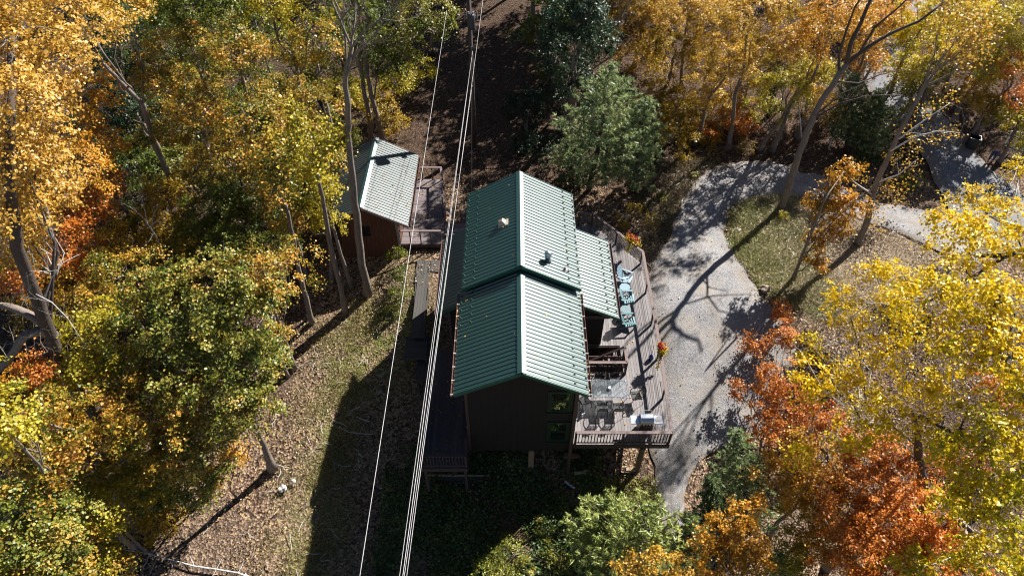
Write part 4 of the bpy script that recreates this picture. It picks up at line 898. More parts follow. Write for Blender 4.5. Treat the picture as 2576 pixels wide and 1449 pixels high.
T('yellow green sapling in the lower left wood', 'yellowgreen', [(260,1280,2,1.3,.9),(330,1220,1.2,1.1,.8),(230,1380,1.2,1.2,.8)], r=.07, leaf=.13, sides=5)
T('gold and orange oak in the bottom left corner', 'maple', [(130,1430,2.5,1.6,.9),(30,1480,3.5,1.4,.9),(260,1450,.8,1.1,.6)], r=.1, leaf=.14, sides=5)
T('green young maple spreading over the leaf covered slope', 'maplegreen', [(490,1190,1.2,1.5,1.0),(410,1240,.6,1.2,.8),(540,1130,2,1.1,.9)], base=(520,1235), r=.07, leaf=.13)
T('orange sapling at the edge of the leaf covered slope', 'orange', [(530,1210,.2,.7,.5),(580,1150,.6,.55,.5)], r=.04, leaf=.12)
T('small green maple on a slanting trunk at the edge of the lawn strip', 'maplegreen', [(620,1010,5,1.1,.8),(650,1040,4.2,.8,.6),(570,1060,4,1.0,.7)], base=(685,1178), nodes=[(662,1115,0),(640,1070,0)], r=.17, leaf=.13)
# bare and half bare trunks near the shed
def bare_tree(label, base, nodes, r, forks=5, flen=3.0, r1=None, dep=3, bark=BARK, cat='bare tree', sparse=None, name='bare_tree', spread=.35):
    foot = gp(*base); foot.z -= .1; root = empty(name, foot, label, cat); m = MB(); bm_ = MB()
    P = [foot] + [atY(px, py, foot.y + dy) for px, py, dy in nodes]; L = len(P); r1 = r1 or r * .4; Q, W = [], []
    for i in range(L - 1):
        for t in (0, .33, .66): Q.append(P[i].lerp(P[i+1], t) + Vector(rng.normal(size=3)) * r * .12); W.append((r * (1.3 if i + t == 0 else 1) + (r1 - r) * (i + t) / (L - 1)) * rng.uniform(.93, 1.08))
    Q.append(P[-1]); W.append(r1); m.tube(Q, W, 9); out = []
    d = (P[-1] - P[-2]).normalized()
    for k in range(forks):
        j = len(Q) - 1 - (k // 2); e = (d + Vector(rng.normal(size=3)) * spread).normalized(); twig(bm_, Q[j], e, flen * rng.uniform(.7, 1.1), W[j] * .6, dep, out, .38, .1)
    wbuild(m, 'trunk', bark, root, smooth=True)
    if bm_.v: wbuild(bm_, 'branches', bark, root, smooth=True)
    if sparse and out:
        pal, per, leaf = sparse; C = (np.array([tuple(p) for p in out])[:, None] + rng.normal(size=(len(out), per, 3)) * .22).reshape(-1, 3)
        leafmesh('crown', C, rng.normal(size=C.shape) + [0, 0, .8], rng.uniform(.7, 1.2, len(C)) * leaf, PAL[pal], root, origin=foot, sides=5)
    return root
bare_tree('tall bare grey tree standing in front of the shed', (925,740), [(905,620,0),(897,540,.1),(885,440,.1),(876,340,.2),(876,260,.2),(868,200,.3),(885,120,.4)], .2, 7, 3.2, .09, spread=.3)
bare_tree('tall bare tree rising behind the ridge of the shed', (936,352), [(928,290,0),(915,220,0),(903,150,.1),(915,90,.2),(935,40,.3)], .19, 7, 2.6, .09, spread=.3)
bare_tree('grey trunk, right one of the crossing pair left of the shed', (868,780), [(848,690,0),(828,600,0),(815,520,.1),(800,440,.2)], .15, 3, 1.6, .08, sparse=('yellowgreen', 5, .13))
bare_tree('thinner grey trunk behind the crossing pair', (884,722), [(858,640,0),(835,560,.1),(800,470,.2)], .11, 3, 1.5, .06, sparse=('yellowgreen', 5, .13))
bare_tree('single grey trunk on the slope with its top lost in leaves', (785,812), [(770,750,0),(756,700,0),(738,600,.1),(718,510,.2)], .15, 3, 1.6, .08, sparse=('maple', 6, .13))
bare_tree('slender crooked trunk beside the orange fringed maple', (722,945), [(708,900,0),(700,860,.1),(690,800,.1)], .09, 2, 1.0, .06, sparse=('orange', 6, .12))
bare_tree('slim pale trunk leaning over the leaf covered slope', (520,1092), [(495,1040,0),(478,1005,.1),(460,960,.1)], .09, 2, 1.0, .05)
bare_tree('second slanting trunk left of the thick old trunk', (268,1145), [(232,1095,0),(200,1060,.1),(165,1010,.1)], .14, 2, 1.2, .1, bark=BARKD)
bare_tree('thin fallen looking trunk at the lower left edge', (105,1190), [(60,1150,0),(12,1115,0)], .1, 2, 1.0, .07, bark=BARK)
bare_tree('dead grey snag standing in the dark gap of the left wood', (325,440), [(308,390,0),(293,330,0),(285,300,.1)], .07, 3, .8, .03)
bare_tree('thin bare forked tree in the dark part of the left wood', (440,725), [(418,670,0),(395,600,.1),(370,560,.2)], .07, 5, 1.5, .03, bark=BARKP)
bare_tree('dark trunk standing in the dark heart of the left wood', (650,605), [(635,560,0),(620,510,0),(610,470,.1)], .12, 2, 1.0, .09, bark=BARKD)
bare_tree('pale slender trunk at the top left among the green crowns', (670,130), [(648,80,0),(630,20,0),(620,-40,.1)], .12, 3, 1.5, .07)
# --- top right wood: golds
gold = [
 ('gold tree right behind the white pine', 'gold', [(1620,60,4,2.2,1.7),(1610,150,2,1.8,1.3)]),
 ('olive gold tree right of the dark evergreen', 'olive', [(1700,140,4,2.2,1.6),(1680,240,1.8,1.7,1.2)]),
 ('golden tree at the top edge, centre of the right wood', 'gold', [(1730,20,6,2.3,1.8),(1800,70,6,2,1.6)]),
 ('yellow gold tree above the dark holly', 'gold', [(1830,170,6,1.9,1.5),(1770,230,4,1.5,1.1)]),
 ('tall gold tree at the top edge left of the forked bare tree', 'gold', [(1900,40,9,2.0,1.7),(1960,120,7.5,1.6,1.4)]),
 ('bright gold tree hanging over the dark bank', 'yellowgreen', [(1960,220,5,1.7,1.3),(2040,190,5.5,1.5,1.2),(1920,280,3,1.2,.9)]),
 ('orange tree behind the forked bare tree', 'orange', [(2090,60,9,2.0,1.6),(2030,110,7.5,1.4,1.2)]),
 ('warm orange tree at the top edge right of the forked bare tree', 'orange', [(2200,70,7,1.7,1.4),(2180,160,4,1.4,1.1)]),
 ('rusty understory tree beneath the golden crowns', 'rust', [(1860,300,1.5,1.5,1.0),(1780,330,.8,1.1,.7)]),
 ('low gold tree on the bank right of the white pine', 'olive', [(1690,350,1.2,1.3,1.0),(1720,280,2.2,1.3,1.0)]),
 ('golden tree on the bank left of the dark round pine', 'gold', [(2080,270,2.5,1.2,1.0),(2030,250,3.5,1.2,1.0)]),
 ('lime yellow tree above the road in the upper right', 'lime', [(2310,90,7,2.0,1.6),(2270,190,4,1.6,1.2)]),
 ('yellow tree at the top edge above the road', 'lime', [(2400,20,8,2.0,1.6),(2480,70,7,1.6,1.4)]),
 ('green gold tree in the top right corner', 'yellowgreen', [(2550,60,7,2.0,1.6),(2500,170,5,1.6,1.3)]),
 ('orange leaved tree near the right edge in the upper wood', 'rust', [(2545,190,5,1.1,1.2),(2560,250,3.5,1.2,1.0)]),
 ('gold tree hiding the far bend of the road', 'gold', [(2400,160,4.5,1.7,1.3),(2440,240,3,1.5,1.1)]),
 ('green and gold tree beside the road bend', 'maplegreen', [(2290,250,3,1.5,1.2),(2330,190,4,1.3,1.0)]),
 ('yellow green tree over the pale fence at the right edge', 'yellowgreen', [(2570,300,3,1.4,1.2),(2600,360,2,1.2,1.0)]),
 ('olive tree at the right edge above the dark bin', 'olive', [(2480,270,3,1.2,1.0),(2520,290,2.5,1.0,.8)]),
]
for lb, pal, bl in gold: T(lb, pal, bl, r=.15, leaf=.14, dens=.85)
for lb, px, py, r_, top in (('slim trunk on the dark bank under the golden trees', 1840, 300, .05, (1835,150)), ('pale thin trunk bending up from the bank', 2020, 370, .05, (2000,180)), ('pair member, left thin trunk above the driveway bend', 2085, 372, .05, (2130,250)), ('pair member, right thin trunk above the driveway bend', 2105, 345, .05, (2150,210)), ('thin grey sapling trunk right of the holly', 1955, 345, .04, (1975,240)), ('dark upright trunk beside the holly', 1935, 290, .16, (1960,180)), ('dark trunk left of the road bend', 2280, 370, .14, (2310,240)), ('black trunk beside the dark round pine', 2278, 390, .1, (2330,220))):
    bare_tree(lb, (px, py), [((px*.6+top[0]*.4), (py*.6+top[1]*.4), 0), (*top, .1)], r_, 3, 1.5, r_*.6, dep=2, bark=BARKP if r_ < .06 else BARKD)
T('dark green leafy tree at the top edge right of the clearing', 'darkgreen', [(1440,50,8,1.9,2.0),(1400,140,5,1.5,1.4),(1500,120,7,1.5,1.4),(1480,30,9,1.4,1.4)], r=.25, dens=1.1)
T('glossy dark evergreen behind the white pine', 'darkgreen', [(1460,210,4,1.4,1.4),(1400,250,2,1.3,1.2)], r=.14)
T('dim dark holly on the shaded right edge of the clearing', 'darkgreen', [(1330,270,.8,1.5,1.3),(1340,370,.2,1.3,.9)], r=.08, low=-.6)
T('bluish green holly standing on the bank', 'darkgreen', [(1950,190,3.4,.9,.9),(1905,225,2.6,.9,.9)], r=.08)
T('olive shaded tree between the clearing and the dark evergreen', 'green', [(1400,60,5,1.1,1.6),(1390,190,1.5,1.1,1.0)], r=.12)
bare_tree('bare grey branched tree rising through the dark evergreen', (1470,250), [(1475,170,0),(1500,110,0),(1540,60,.1)], .13, 5, 2.2, .07)
# trees beyond the top of the picture and understory that shade the clearing and the woods
for i, (x, y, h, rr) in enumerate([(6,52,9,3.2),(10,58,10,3.4),(1,66,10,3.6),(7,70,11,3.6),(15,62,10,3.4),(-9,62,11,3.4),(-15,66,11,3.6),(21,70,10,3.6),(-4,74,11,3.6),(28,66,10,3.4),(34,58,9,3.2),(38,48,9,3.2),(-24,62,11,3.6),(6,47,8.5,2.6),(3.5,54,9,3.0),(9,51,9,2.8),(4,60,11,3.4),(1.6,50,7.5,1.9),(-1.5,59,9,2.2),(3,43.5,6,1.7)]):
    zz = gz(x, y); p = (x, y, zz + h)
    r_ = empty('tree', (x, y, zz - .1), 'autumn tree beyond the top edge of the picture', 'tree', group='trees beyond the top edge'); m = MB(); m.tube(wob((x, y, zz - .2), (x, y, zz + h + 1), 5, .02), [.22, .19, .16, .13, .09, .04], 8); wbuild(m, 'trunk', BARK, r_, smooth=True)
    C, N, D = crown_points([((x, y, zz + h), rr, rr * .9), ((x + 1.5, y - 1.2, zz + h - 2), rr * .8, rr * .7), ((x - 1.6, y + .8, zz + h - 2.4), rr * .8, rr * .7)], 1.0, .2, .6)
    leafmesh('crown', C, N, rng.uniform(.14, .26, len(C)), PAL[('gold', 'yellowgreen', 'maple', 'green')[i % 4]], r_, origin=r_.location)
US = [(1400,-10,6,'green'),(1560,10,5,'olive'),(1660,20,3,'gold'),(1780,150,3,'gold'),(1850,90,5,'olive'),(1900,150,4,'gold'),(2000,60,6,'olive'),(2010,160,4,'gold'),(2150,100,5,'gold'),(2240,30,6,'orange'),(1740,330,.5,'olive'),(1820,260,2,'gold'),(1640,120,1,'olive'),(2360,80,5,'lime'),(2460,150,4,'yellowgreen'),(2520,110,5,'olive')]
UL = [(380,60,6,'green'),(480,60,7,'green'),(560,60,7,'maplegreen'),(640,70,7,'green'),(720,120,6,'maplegreen'),(850,110,6,'green'),(880,20,7,'green'),(700,240,5,'maple'),(560,260,5,'green'),(460,210,6,'maple'),(370,270,3,'green'),(410,420,3,'maplegreen'),(520,420,4,'maple'),(640,470,4,'maplegreen'),(720,330,5,'maple'),(830,330,4,'maplegreen'),(880,230,3,'yellowgreen'),(560,480,3,'green'),(240,500,2,'rust'),(280,620,2,'olive'),(440,640,2,'olive'),(520,640,2,'green'),(740,480,3,'maplegreen'),(180,620,2,'orange'),(100,760,3,'olive'),(200,780,3,'olive'),(150,700,4,'gold'),(60,980,3,'orange'),(180,1010,3,'gold'),(260,1080,2,'olive'),(400,1180,1,'maplegreen'),(180,1230,2,'gold'),(340,1300,.0,'olive'),(100,1130,3,'orange'),(950,330,0,'olive'),(900,120,5,'green'),(430,130,4,'green'),(500,150,4,'green'),(650,200,3,'green'),(750,200,4,'green'),(820,180,4,'maplegreen'),(600,90,4,'green'),(330,40,6,'green'),(310,220,4,'darkgreen'),(340,360,2,'green'),(470,350,2,'green'),(590,350,2,'olive'),(680,290,3,'green'),(800,420,2,'green'),(740,410,2,'olive'),(400,330,3,'maple'),(300,440,1,'darkgreen'),(100,690,4,'gold'),(20,620,6,'gold'),(240,330,3,'darkgreen'),(270,230,4,'darkgreen'),(300,160,5,'green')]
for lst, lb, gr_ in ((US, 'autumn understory sapling filling the gaps of the right hand wood', 'understory saplings of the right wood'), (UL, 'autumn understory sapling filling the gaps of the left hand wood', 'understory saplings of the left wood')):
    for px, py, z, pal in lst:
        if lst is UL: z -= 1.8
        T(lb, pal, [(px, py, z, 1.6, 1.1), (px + 35, py + 25, z - .8, 1.1, .8)], r=.07, leaf=.14, dens=.8, group=gr_, branch_n=4, name='sapling', cat='sapling')
# white pines
pine('large blue green white pine behind the house', 'pine', gp(1480,480), at(1540,160,8.6), 2.4, dens=1.25, tuft=.28, whorl=.75, arms=6)
pine('second white pine, right of and lower than the first', 'pine', gp(1590,480), at(1625,245,6.2), 1.9, dens=1.25, tuft=.28, whorl=.75, arms=6)
pine('small dark young pine at the foot of the two white pines', 'pinedark', gp(1440,470), at(1430,350,2.2), 1.6, dens=1.1)
pine('dark round pine between the forked bare tree and the road', 'pinedark', gp(2130,375), at(2150,190,5.0), 1.7)
pine('green pine right of the forked bare tree', 'pine', gp(2180,390), at(2215,230,4.2), 1.4)
# forked bare tree and its companion on the island
ft = bare_tree('tall forked bare tree on the grass island with a long shadow', (1966,525), [(1985,465,0),(2012,380,0),(2040,310,.1),(2075,240,.1),(2105,200,.2),(2130,160,.2)], .2, 0, 1, .13)
fy = ft.location.y
for nodes, r0, r1 in (([(2130,160,.2),(2140,110,0),(2165,60,-.1),(2190,0,-.2),(2200,-60,-.2)], .12, .06), ([(2132,158,.2),(2180,120,.4),(2240,85,.6),(2310,55,.8),(2370,10,1.0)], .12, .05), ([(2112,190,.2),(2110,140,.3),(2128,80,.4),(2150,20,.5),(2180,-30,.5)], .08, .03), ([(2165,128,.3),(2200,70,.4),(2260,20,.4),(2300,-20,.4)], .07, .03), ([(2045,300,.1),(2110,262,-.3),(2180,242,-.6),(2270,240,-.8)], .06, .02), ([(2100,205,.1),(2160,210,.4),(2210,190,.7),(2290,170,1)], .045, .015), ([(2050,290,0),(2120,235,.4),(2200,200,.7)], .04, .012)):
    limb_part(ft, nodes, fy, r0, r1, BARKD, 'limb')
ct = bare_tree('leaning tree with sparse yellow leaves on the right of the island', (2158,612), [(2180,560,0),(2192,500,0),(2215,440,.1),(2245,370,.1),(2290,280,.2),(2345,190,.3)], .2, 4, 2.6, .08, bark=BARK, sparse=('gold', 3, .12), cat='tree', name='tree')
cy_ = ct.location.y
for nodes in ([(2240,380,0),(2300,345,-.4),(2360,330,-.8),(2415,335,-1)], [(2205,460,0),(2260,440,-.3),(2310,400,-.6)], [(2195,490,0),(2150,460,-.2),(2120,430,-.3)], [(2260,350,0),(2330,300,.3),(2390,260,.5)]):
    limb_part(ct, nodes, cy_, .05, .015, BARKP, 'limb')
C = []
for px, py, z in ((2250,395,3),(2300,375,3.4),(2350,345,3.8),(2400,335,3.8),(2230,470,2),(2270,470,2),(2200,520,1.4),(2290,420,2.8),(2160,450,2),(2330,280,5),(2290,330,4.4),(2380,250,6),(2260,500,1.6),(2200,560,1)):
    c = at(px, py, z); C.append(np.array(c) + rng.normal(size=(60, 3)) * .33)
C = np.concatenate(C); leafmesh('crown', C, rng.normal(size=C.shape) + [0, 0, .8], rng.uniform(.09, .16, len(C)), PAL['gold'], ct, origin=ct.location, sides=5)
T('small orange maple with open crown on the grass island', 'orange', [(2125,430,5.4,.75,.5),(2075,520,3.9,.95,.5),(2140,515,4.2,.95,.55),(2060,600,2.3,.7,.5),(2050,655,1.1,.65,.45),(2090,470,4.7,.6,.4),(2105,575,2.8,.65,.4)], base=(1996,702), nodes=[(2018,640,0),(2045,580,0),(2075,500,.1)], r=.09, leaf=.13, dens=1.0, clus=.34, sides=5, fill=.3, low=-.9)
# --- right side: yellow cottonwoods and rust coloured maples
def C3(px, py, z, a=1.3, b=.8): return (px, py, z, a, b)
T('tall sparse yellow cottonwood with dark forked trunk at the lower right', 'yellow', [C3(2140,800,1.4,1.3),C3(2060,960,4.6,1.2),C3(2170,950,6,1.4),C3(2280,830,6,1.4),C3(2230,1050,7.2,1.2),C3(2150,1090,7.0,.9),C3(2030,860,.6,1.0),C3(2330,960,7.5,1.2),C3(2390,1100,8,1.2),C3(2010,1130,4.2,.7)], base=(2335,1300), nodes=[(2325,1235,0),(2312,1160,0),(2308,1100,0),(2300,1040,.1)], r=.24, leaf=.135, dens=.4, branch_n=12, clus=.5, bark=BARKD, twigs=BARKP, tdep=2, sides=5, fill=.2, low=-1)
T('dense yellow cottonwood crown at the right edge', 'yellow', [C3(2440,620,10,1.5,1.1),C3(2360,740,10,1.3,1),C3(2500,760,10.5,1.5,1.1),C3(2420,860,10,1.3,1),C3(2540,900,10,1.3,1),C3(2380,560,9,1.0,.8),C3(2560,600,10,1.3,1)], base=(2640,1130), r=.26, leaf=.14, dens=.5, clus=.48, bark=BARKD, twigs=BARKP, tdep=2, sides=5, fill=.3, low=-.8)
T('lime yellow cottonwood in the lower right corner', 'lime', [C3(2480,1080,9,1.2),C3(2540,1190,8,1.1),C3(2440,1210,7,.9),C3(2500,1330,7,1.1),C3(2580,1040,9,1.2),C3(2550,1410,6,1.1),C3(2430,1400,5,.9),C3(2390,1270,5,.8),C3(2300,1440,5,.9)], base=(2452,1390), nodes=[(2440,1340,0),(2430,1280,0)], r=.2, leaf=.14, dens=.55, clus=.46, bark=BARKD, twigs=BARKP, tdep=2, sides=5, fill=.2, low=-1)
T('bright yellow sapling crown above the driveway junction', 'yellow', [C3(2440,500,4,1.0,.7),C3(2520,520,4,1.1,.7),C3(2560,420,4,.8,.6)], base=(2620,620), r=.12, leaf=.135, dens=.45, clus=.42, twigs=BARKP, sides=5, fill=.2, low=-1)
T('young yellow tree on the slope below the grass island', 'yellow', [C3(2200,680,2.6,1.0,.7),C3(2110,740,1.2,1.0,.6),C3(2270,700,3,.9,.6),C3(2230,760,3,1.0,.7)], base=(2290,850), r=.1, leaf=.13, dens=.5, clus=.45, twigs=BARKP, sides=5, fill=.2, low=-1)
T('red orange small maple beside the gravel driveway', 'redrust', [(1960,960,.5,1.2,.8),(1900,870,.0,.7,.5),(1980,850,.4,.9,.6),(1940,1060,-.3,1.2,.8),(2040,1040,.2,1.3,.8),(1860,980,-.3,.6,.4),(1960,780,.3,.6,.5)], base=(1915,1150), r=.08, leaf=.11, dens=.85, clus=.38, sides=5, fill=.2, low=-1, tdep=2)
T('deep rust orange maple at the bottom right', 'rust', [(2200,1240,3.2,1.5,1.1),(2120,1300,3,1.3,1.0),(2250,1350,3,1.6,1.1),(2350,1400,2.6,1.4,1.0),(2160,1400,3,1.4,.9),(2210,1150,3.0,1.2,.8),(2330,1290,2.6,1.2,.8)], r=.13, leaf=.105, dens=.9, clus=.42, sides=5)
T('orange gold maple left of the rust orange maple', 'orange', [(2050,1240,2.6,1.2,1.0),(1990,1200,2.2,1.1,.8),(2030,1140,1.5,.9,.7),(2080,1400,1.5,1.2,.8)], r=.1, leaf=.105, clus=.4, sides=5)
T('olive gold young tree beneath the orange maples', 'yellowgreen', [(2090,1330,2,1.0,.8),(2010,1300,1.2,.9,.7),(1990,1400,1.2,.9,.6)], r=.07, leaf=.105, clus=.4)
T('small golden orange maple in front of the dark pine', 'orange', [(1870,1290,3.2,.5,.5),(1800,1340,2.8,.7,.6),(1880,1350,3.0,.7,.6),(1800,1420,2.4,.9,.7),(1880,1420,2.4,.8,.6),(1910,1270,3,.3,.4)], r=.07, leaf=.1, clus=.33, sides=5)
T('low golden shrub at the bottom edge beside the bright pine', 'gold', [(1650,1430,2.3,.8,.5),(1590,1450,2.0,.6,.4),(1720,1440,2.2,.6,.4)], r=.05, leaf=.1, clus=.33, sides=5)
T('rusty shrub on the slope at the right edge', 'rust', [(2540,1000,.5,1.1,.7),(2480,960,0,.9,.6)], r=.05, leaf=.12, dens=.7)
T('brownish orange shrub under the cottonwood trunk', 'rust', [(2330,1150,-.5,.9,.6),(2440,1150,0,.8,.6)], r=.05, leaf=.12, dens=.6)
pine('feathery green pine beside the lower driveway', 'pine', gp(1890,1330), at(1850,1090,3.4), 1.35, dens=1.0, tuft=.24, whorl=.6, arms=6)
pine('tall dark pine left of the golden orange maple', 'pinedark', gp(1800,1410), at(1790,1200,2.4), 1.0, dens=1.1, tuft=.22)
pine('bright green white pine at the bottom of the picture', 'pinelight', gp(1590,1490), at(1625,1285,3.0), 2.3, dens=1.2, tuft=.26, whorl=.7, arms=6)
pine('smaller bright green pine left of the bottom pine', 'pinelight', gp(1490,1430), at(1535,1262,1.0), 1.5, dens=1.2, tuft=.25)
pine('grey green pine tip at the bottom edge below the orange maples', 'pine', gp(1980,1500), at(1960,1400,1.6), 1.0, tuft=.2)
pine('grey green pine by the end of the gravel', 'pine', gp(1730,1480), at(1735,1300,1.4), 1.1, tuft=.22)
# bushes
T('yellow green bush at the bottom below the shaded slope', 'weed', [(1290,1400,-2.6,1.0,.6),(1360,1340,-2.9,.9,.5),(1240,1440,-2.6,.9,.5),(1400,1430,-2.8,.8,.4)], r=.04, leaf=.1, clus=.35, cat='bush', name='bush')
T('green bush by the walkway left of the house', 'green', [(1010,690,.2,.55,.5),(1005,745,-.1,.55,.45),(1000,640,.3,.5,.5),(975,790,-.8,.5,.3)], r=.03, leaf=.09, clus=.25, cat='bush', name='bush')
T('dry brush on the bank right of the sun deck', 'olive', [(1600,530,-.2,.7,.5),(1560,560,-.3,.6,.4),(1640,560,-.2,.5,.4)], r=.03, leaf=.09, clus=.3, dens=.5, cat='bush', name='bush')
T('brown brush on the dark bank above the driveway', 'olive', [(1720,400,.1,.8,.4),(1790,370,.3,.9,.4),(1870,370,.4,.8,.4)], r=.03, leaf=.09, clus=.35, dens=.4, cat='bush', name='bush')
T('dark brush between the driveway and the road', 'green', [(2230,400,.4,.9,.5),(2300,450,.3,.9,.4),(2170,400,.4,.8,.4)], r=.03, leaf=.1, clus=.35, dens=.6, cat='bush', name='bush')
T('low fern clump on the bank beside the driveway', 'weed', [(1670,500,-.2,.5,.3),(1740,440,.0,.4,.25)], r=.02, leaf=.09, clus=.25, dens=.7, cat='bush', name='bush')
T('small green shrub at the foot of the forked bare tree', 'yellowgreen', [(1970,545,-.15,.35,.35)], r=.02, leaf=.07, clus=.2, cat='bush', name='bush')
# ------------------------------------------------------------------ leaf litter, grass, weeds (uncountable)
def scatter(n, x0, x1, y0, y1): return rng.uniform(x0, x1, n), rng.uniform(y0, y1, n)
def gzn(x, y): return terrain(x, y)
x, y = scatter(90000, -22, 26, 3, 34)
dr = inpoly(x, y, DRV); road = inpoly(x, y, RDV); hs = (x > -2.3) & (x < 4.4) & (y > 15.3) & (y < 26.2)
jx, jy = x + rng.normal(size=len(x)) * .33, y + rng.normal(size=len(x)) * .33; soft = dr & ~inpoly(jx, jy, DRV) & (np.sin(x * 2.1 + y) + np.sin(y * 2.7 - x) > -.4)
keep = (~dr | soft | (rng.uniform(size=len(x)) < .055)) & ~hs & (~road | (rng.uniform(size=len(x)) < .08)); pat = np.sin(x * 1.1 + 1.5 * np.sin(y * .7)) + np.sin(y * .9 + np.sin(x * 1.3)) + np.sin(x * 2.3 - y * 1.9); keep &= (pat + rng.normal(size=len(x)) * .8) > -.2; keep &= ~((np.abs(x + 8.8) < 1.1) & (rng.uniform(size=len(x)) < .7)); keep &= ~((np.abs(x) < 4.8) & (y < 16.5) & (rng.uniform(size=len(x)) < .93)); x, y, dr = x[keep], y[keep], dr[keep]; rd = inpoly(x, y, RDV)
z = gzn(x, y) + .035 + .065 * dr + .06 * rd; P = np.stack([x, y, z], 1)
o = leafmesh('leaf_litter', P, rng.normal(size=P.shape) * .45 + [0, 0, 1], rng.uniform(.04, .095, len(P)), leafmat('fallen_leaves', [(.07,.042,.024),(.20,.115,.06),(.35,.225,.125),(.47,.33,.19),(.56,.40,.16)], trans=.05, spread=.9), sides=5); tag(o, 'scattered brown and tan fallen leaves on the ground', 'fallen leaves', kind='stuff')
fl = []
for n_, (x0, x1, y0, y1, zf) in ((70, (-6.2, -4.1, 28.2, 33.8, lambda x, y: .012)), (60, (2.8, 6.9, 15.5, 26, lambda x, y: .012)), (40, (-3.8, -2, 14.4, 20, lambda x, y: .012)), (7, (RX + .3, 2.9, 15, 26, lambda x, y: (FZR if y < 20.1 else BZR) - (x - RX) * (FZR - FZE) / (FXR - RX) + .06)), (9, (-2.1, RX - .2, 15, 26, lambda x, y: (FZR if y < 20.1 else BZR) - (RX - x) * (FZR - FZE) / (RX - FXL) + .06)), (14, (3.02, 3.1, 14.9, 20.1, lambda x, y: FZE - .07)), (14, (-2.38, -2.3, 14.9, 20.1, lambda x, y: FZE - .07)), (40, (-8, -5.8, 28, 34, lambda x, y: 3.2 - (x - SRX) * .544 + .06))):
    for _ in range(n_):
        x_ = rng.uniform(x0, x1); y_ = rng.uniform(y0, y1); fl.append((x_, y_, zf(x_, y_) + .012))
fl = np.array(fl); o = leafmesh('fallen_leaves', fl, rng.normal(size=fl.shape) * .3 + [0, 0, 1], rng.uniform(.05, .1, len(fl)), PAL['gold'], sides=5); tag(o, 'stray yellow leaves lying on the roofs, gutters and decks', 'fallen leaves', kind='stuff')
def blades(name, x, y, h, wdt, mat, label, cat, lean=.5):
    n = len(x); z = gzn(x, y) - .02; base = np.stack([x, y, z], 1); d = unit(rng.normal(size=(n, 3)) * lean + [0, 0, 1]); s = rng.uniform(.5, 1.3, n) * h
    o = leafmesh(name, base + d * s[:, None] * .5, rng.normal(size=(n, 3)), s, mat, T=d, aspect=wdt, fold=.02); return tag(o, label, cat, kind='stuff')
x, y = scatter(60000, 9, 22, 22, 36); k = inpoly(x, y, ISLW) & (x < 17.5 + rng.normal(size=len(x)) * .5); x, y = x[k], y[k]
blades('grass', x, y, .26, .1, leafmat('island_grass_blades', [(.09,.13,.02),(.2,.22,.06),(.36,.33,.15),(.5,.44,.26)], trans=.2, scale=.5), 'long green and straw coloured grass on the driveway island', 'grass', .7)
x, y = scatter(60000, 9, 24, 20, 36); k = inpoly(x, y, ISLW) & (x > 16 + rng.normal(size=len(x)) * .6); x, y = x[k][:14000], y[k][:14000]
blades('dry_grass', x, y, .2, .12, leafmat('dry_grass_blades', [(.2,.14,.08),(.36,.28,.18),(.52,.43,.3)], trans=.15), 'dry straw grass on the right of the island', 'dry grass', 1.0)
n = 46000; x = -8.8 + rng.normal(size=n) * 1.15; y = rng.uniform(3, 25, n); k = noise_k = (np.sin(x * 2.1 + np.sin(y * 1.3)) + np.sin(y * 1.7 + 1.3 * np.sin(x * 1.1)) + rng.normal(size=n) * .5) > .1; x, y = x[k], y[k]
blades('grass', x, y, .16, .12, leafmat('lawn_strip_blades', [(.09,.1,.025),(.22,.2,.05),(.38,.31,.12),(.5,.4,.2)], trans=.2), 'patchy grass and weeds on the strip left of the house', 'grass', .8)
n = 46000; x = rng.uniform(-6, 4.2, n); y = rng.uniform(4, 16.6, n); k = (np.sin(x * 1.7 + 2 * np.sin(y * .9)) + np.sin(y * 1.4 + x) + rng.normal(size=n) * .6) > -1.0; x, y = x[k], y[k]; z = gzn(x, y) + rng.uniform(0, .35, len(x)) * (np.sin(x * 3) * np.sin(y * 2.3) * .5 + .6)
P = np.stack([x, y, z], 1); o = leafmesh('ground_cover', P, rng.normal(size=P.shape) * .6 + [0, 0, 1], rng.uniform(.06, .13, len(P)), leafmat('vine_leaves', [(.02,.05,.012),(.05,.1,.02),(.11,.16,.03),(.3,.28,.06)], trans=.2, scale=.6), sides=5); tag(o, 'low leafy weeds and vines on the slope in front of the house', 'ground cover', kind='stuff')
n = 9000; x = rng.uniform(4.2, 7.5, n); y = rng.uniform(8, 15, n); P = np.stack([x, y, gzn(x, y) + rng.uniform(0, .2, n)], 1); k = ~inpoly(x, y, DRV); P = P[k]
o = leafmesh('ground_cover', P, rng.normal(size=P.shape) * .6 + [0, 0, 1], rng.uniform(.05, .1, len(P)), PAL['weed']); tag(o, 'sparse weeds under the front corner of the deck', 'ground cover', kind='stuff')
x = rng.uniform(7.6, 13.2, 16000); y = rng.uniform(25, 36, 16000); k = ~inpoly(x, y, DRV) & ~inpoly(x, y, ISLW); x, y = x[k], y[k]
blades('brush', x, y, .4, .08, leafmat('brush_blades', [(.05,.05,.02),(.12,.1,.045),(.22,.17,.09),(.3,.24,.13)], trans=.15), 'dry brush and weeds along the bank above the driveway', 'brush', 1.0)
x = rng.uniform(8, 30, 26000); y = rng.uniform(5, 24, 26000); k = ~inpoly(x, y, DRV) & ~inpoly(x, y, ISLW) & ~inpoly(x, y, RDV) & (np.sin(x*1.3)+np.sin(y*1.1+x*.5)+rng.normal(size=len(x))*.5>0); x, y = x[k], y[k]
blades('dry_grass', x, y, .28, .08, bpy.data.materials['dry_grass_blades'], 'straw coloured grass on the slope beneath the cottonwoods', 'dry grass', 1.1)
mb = MB()
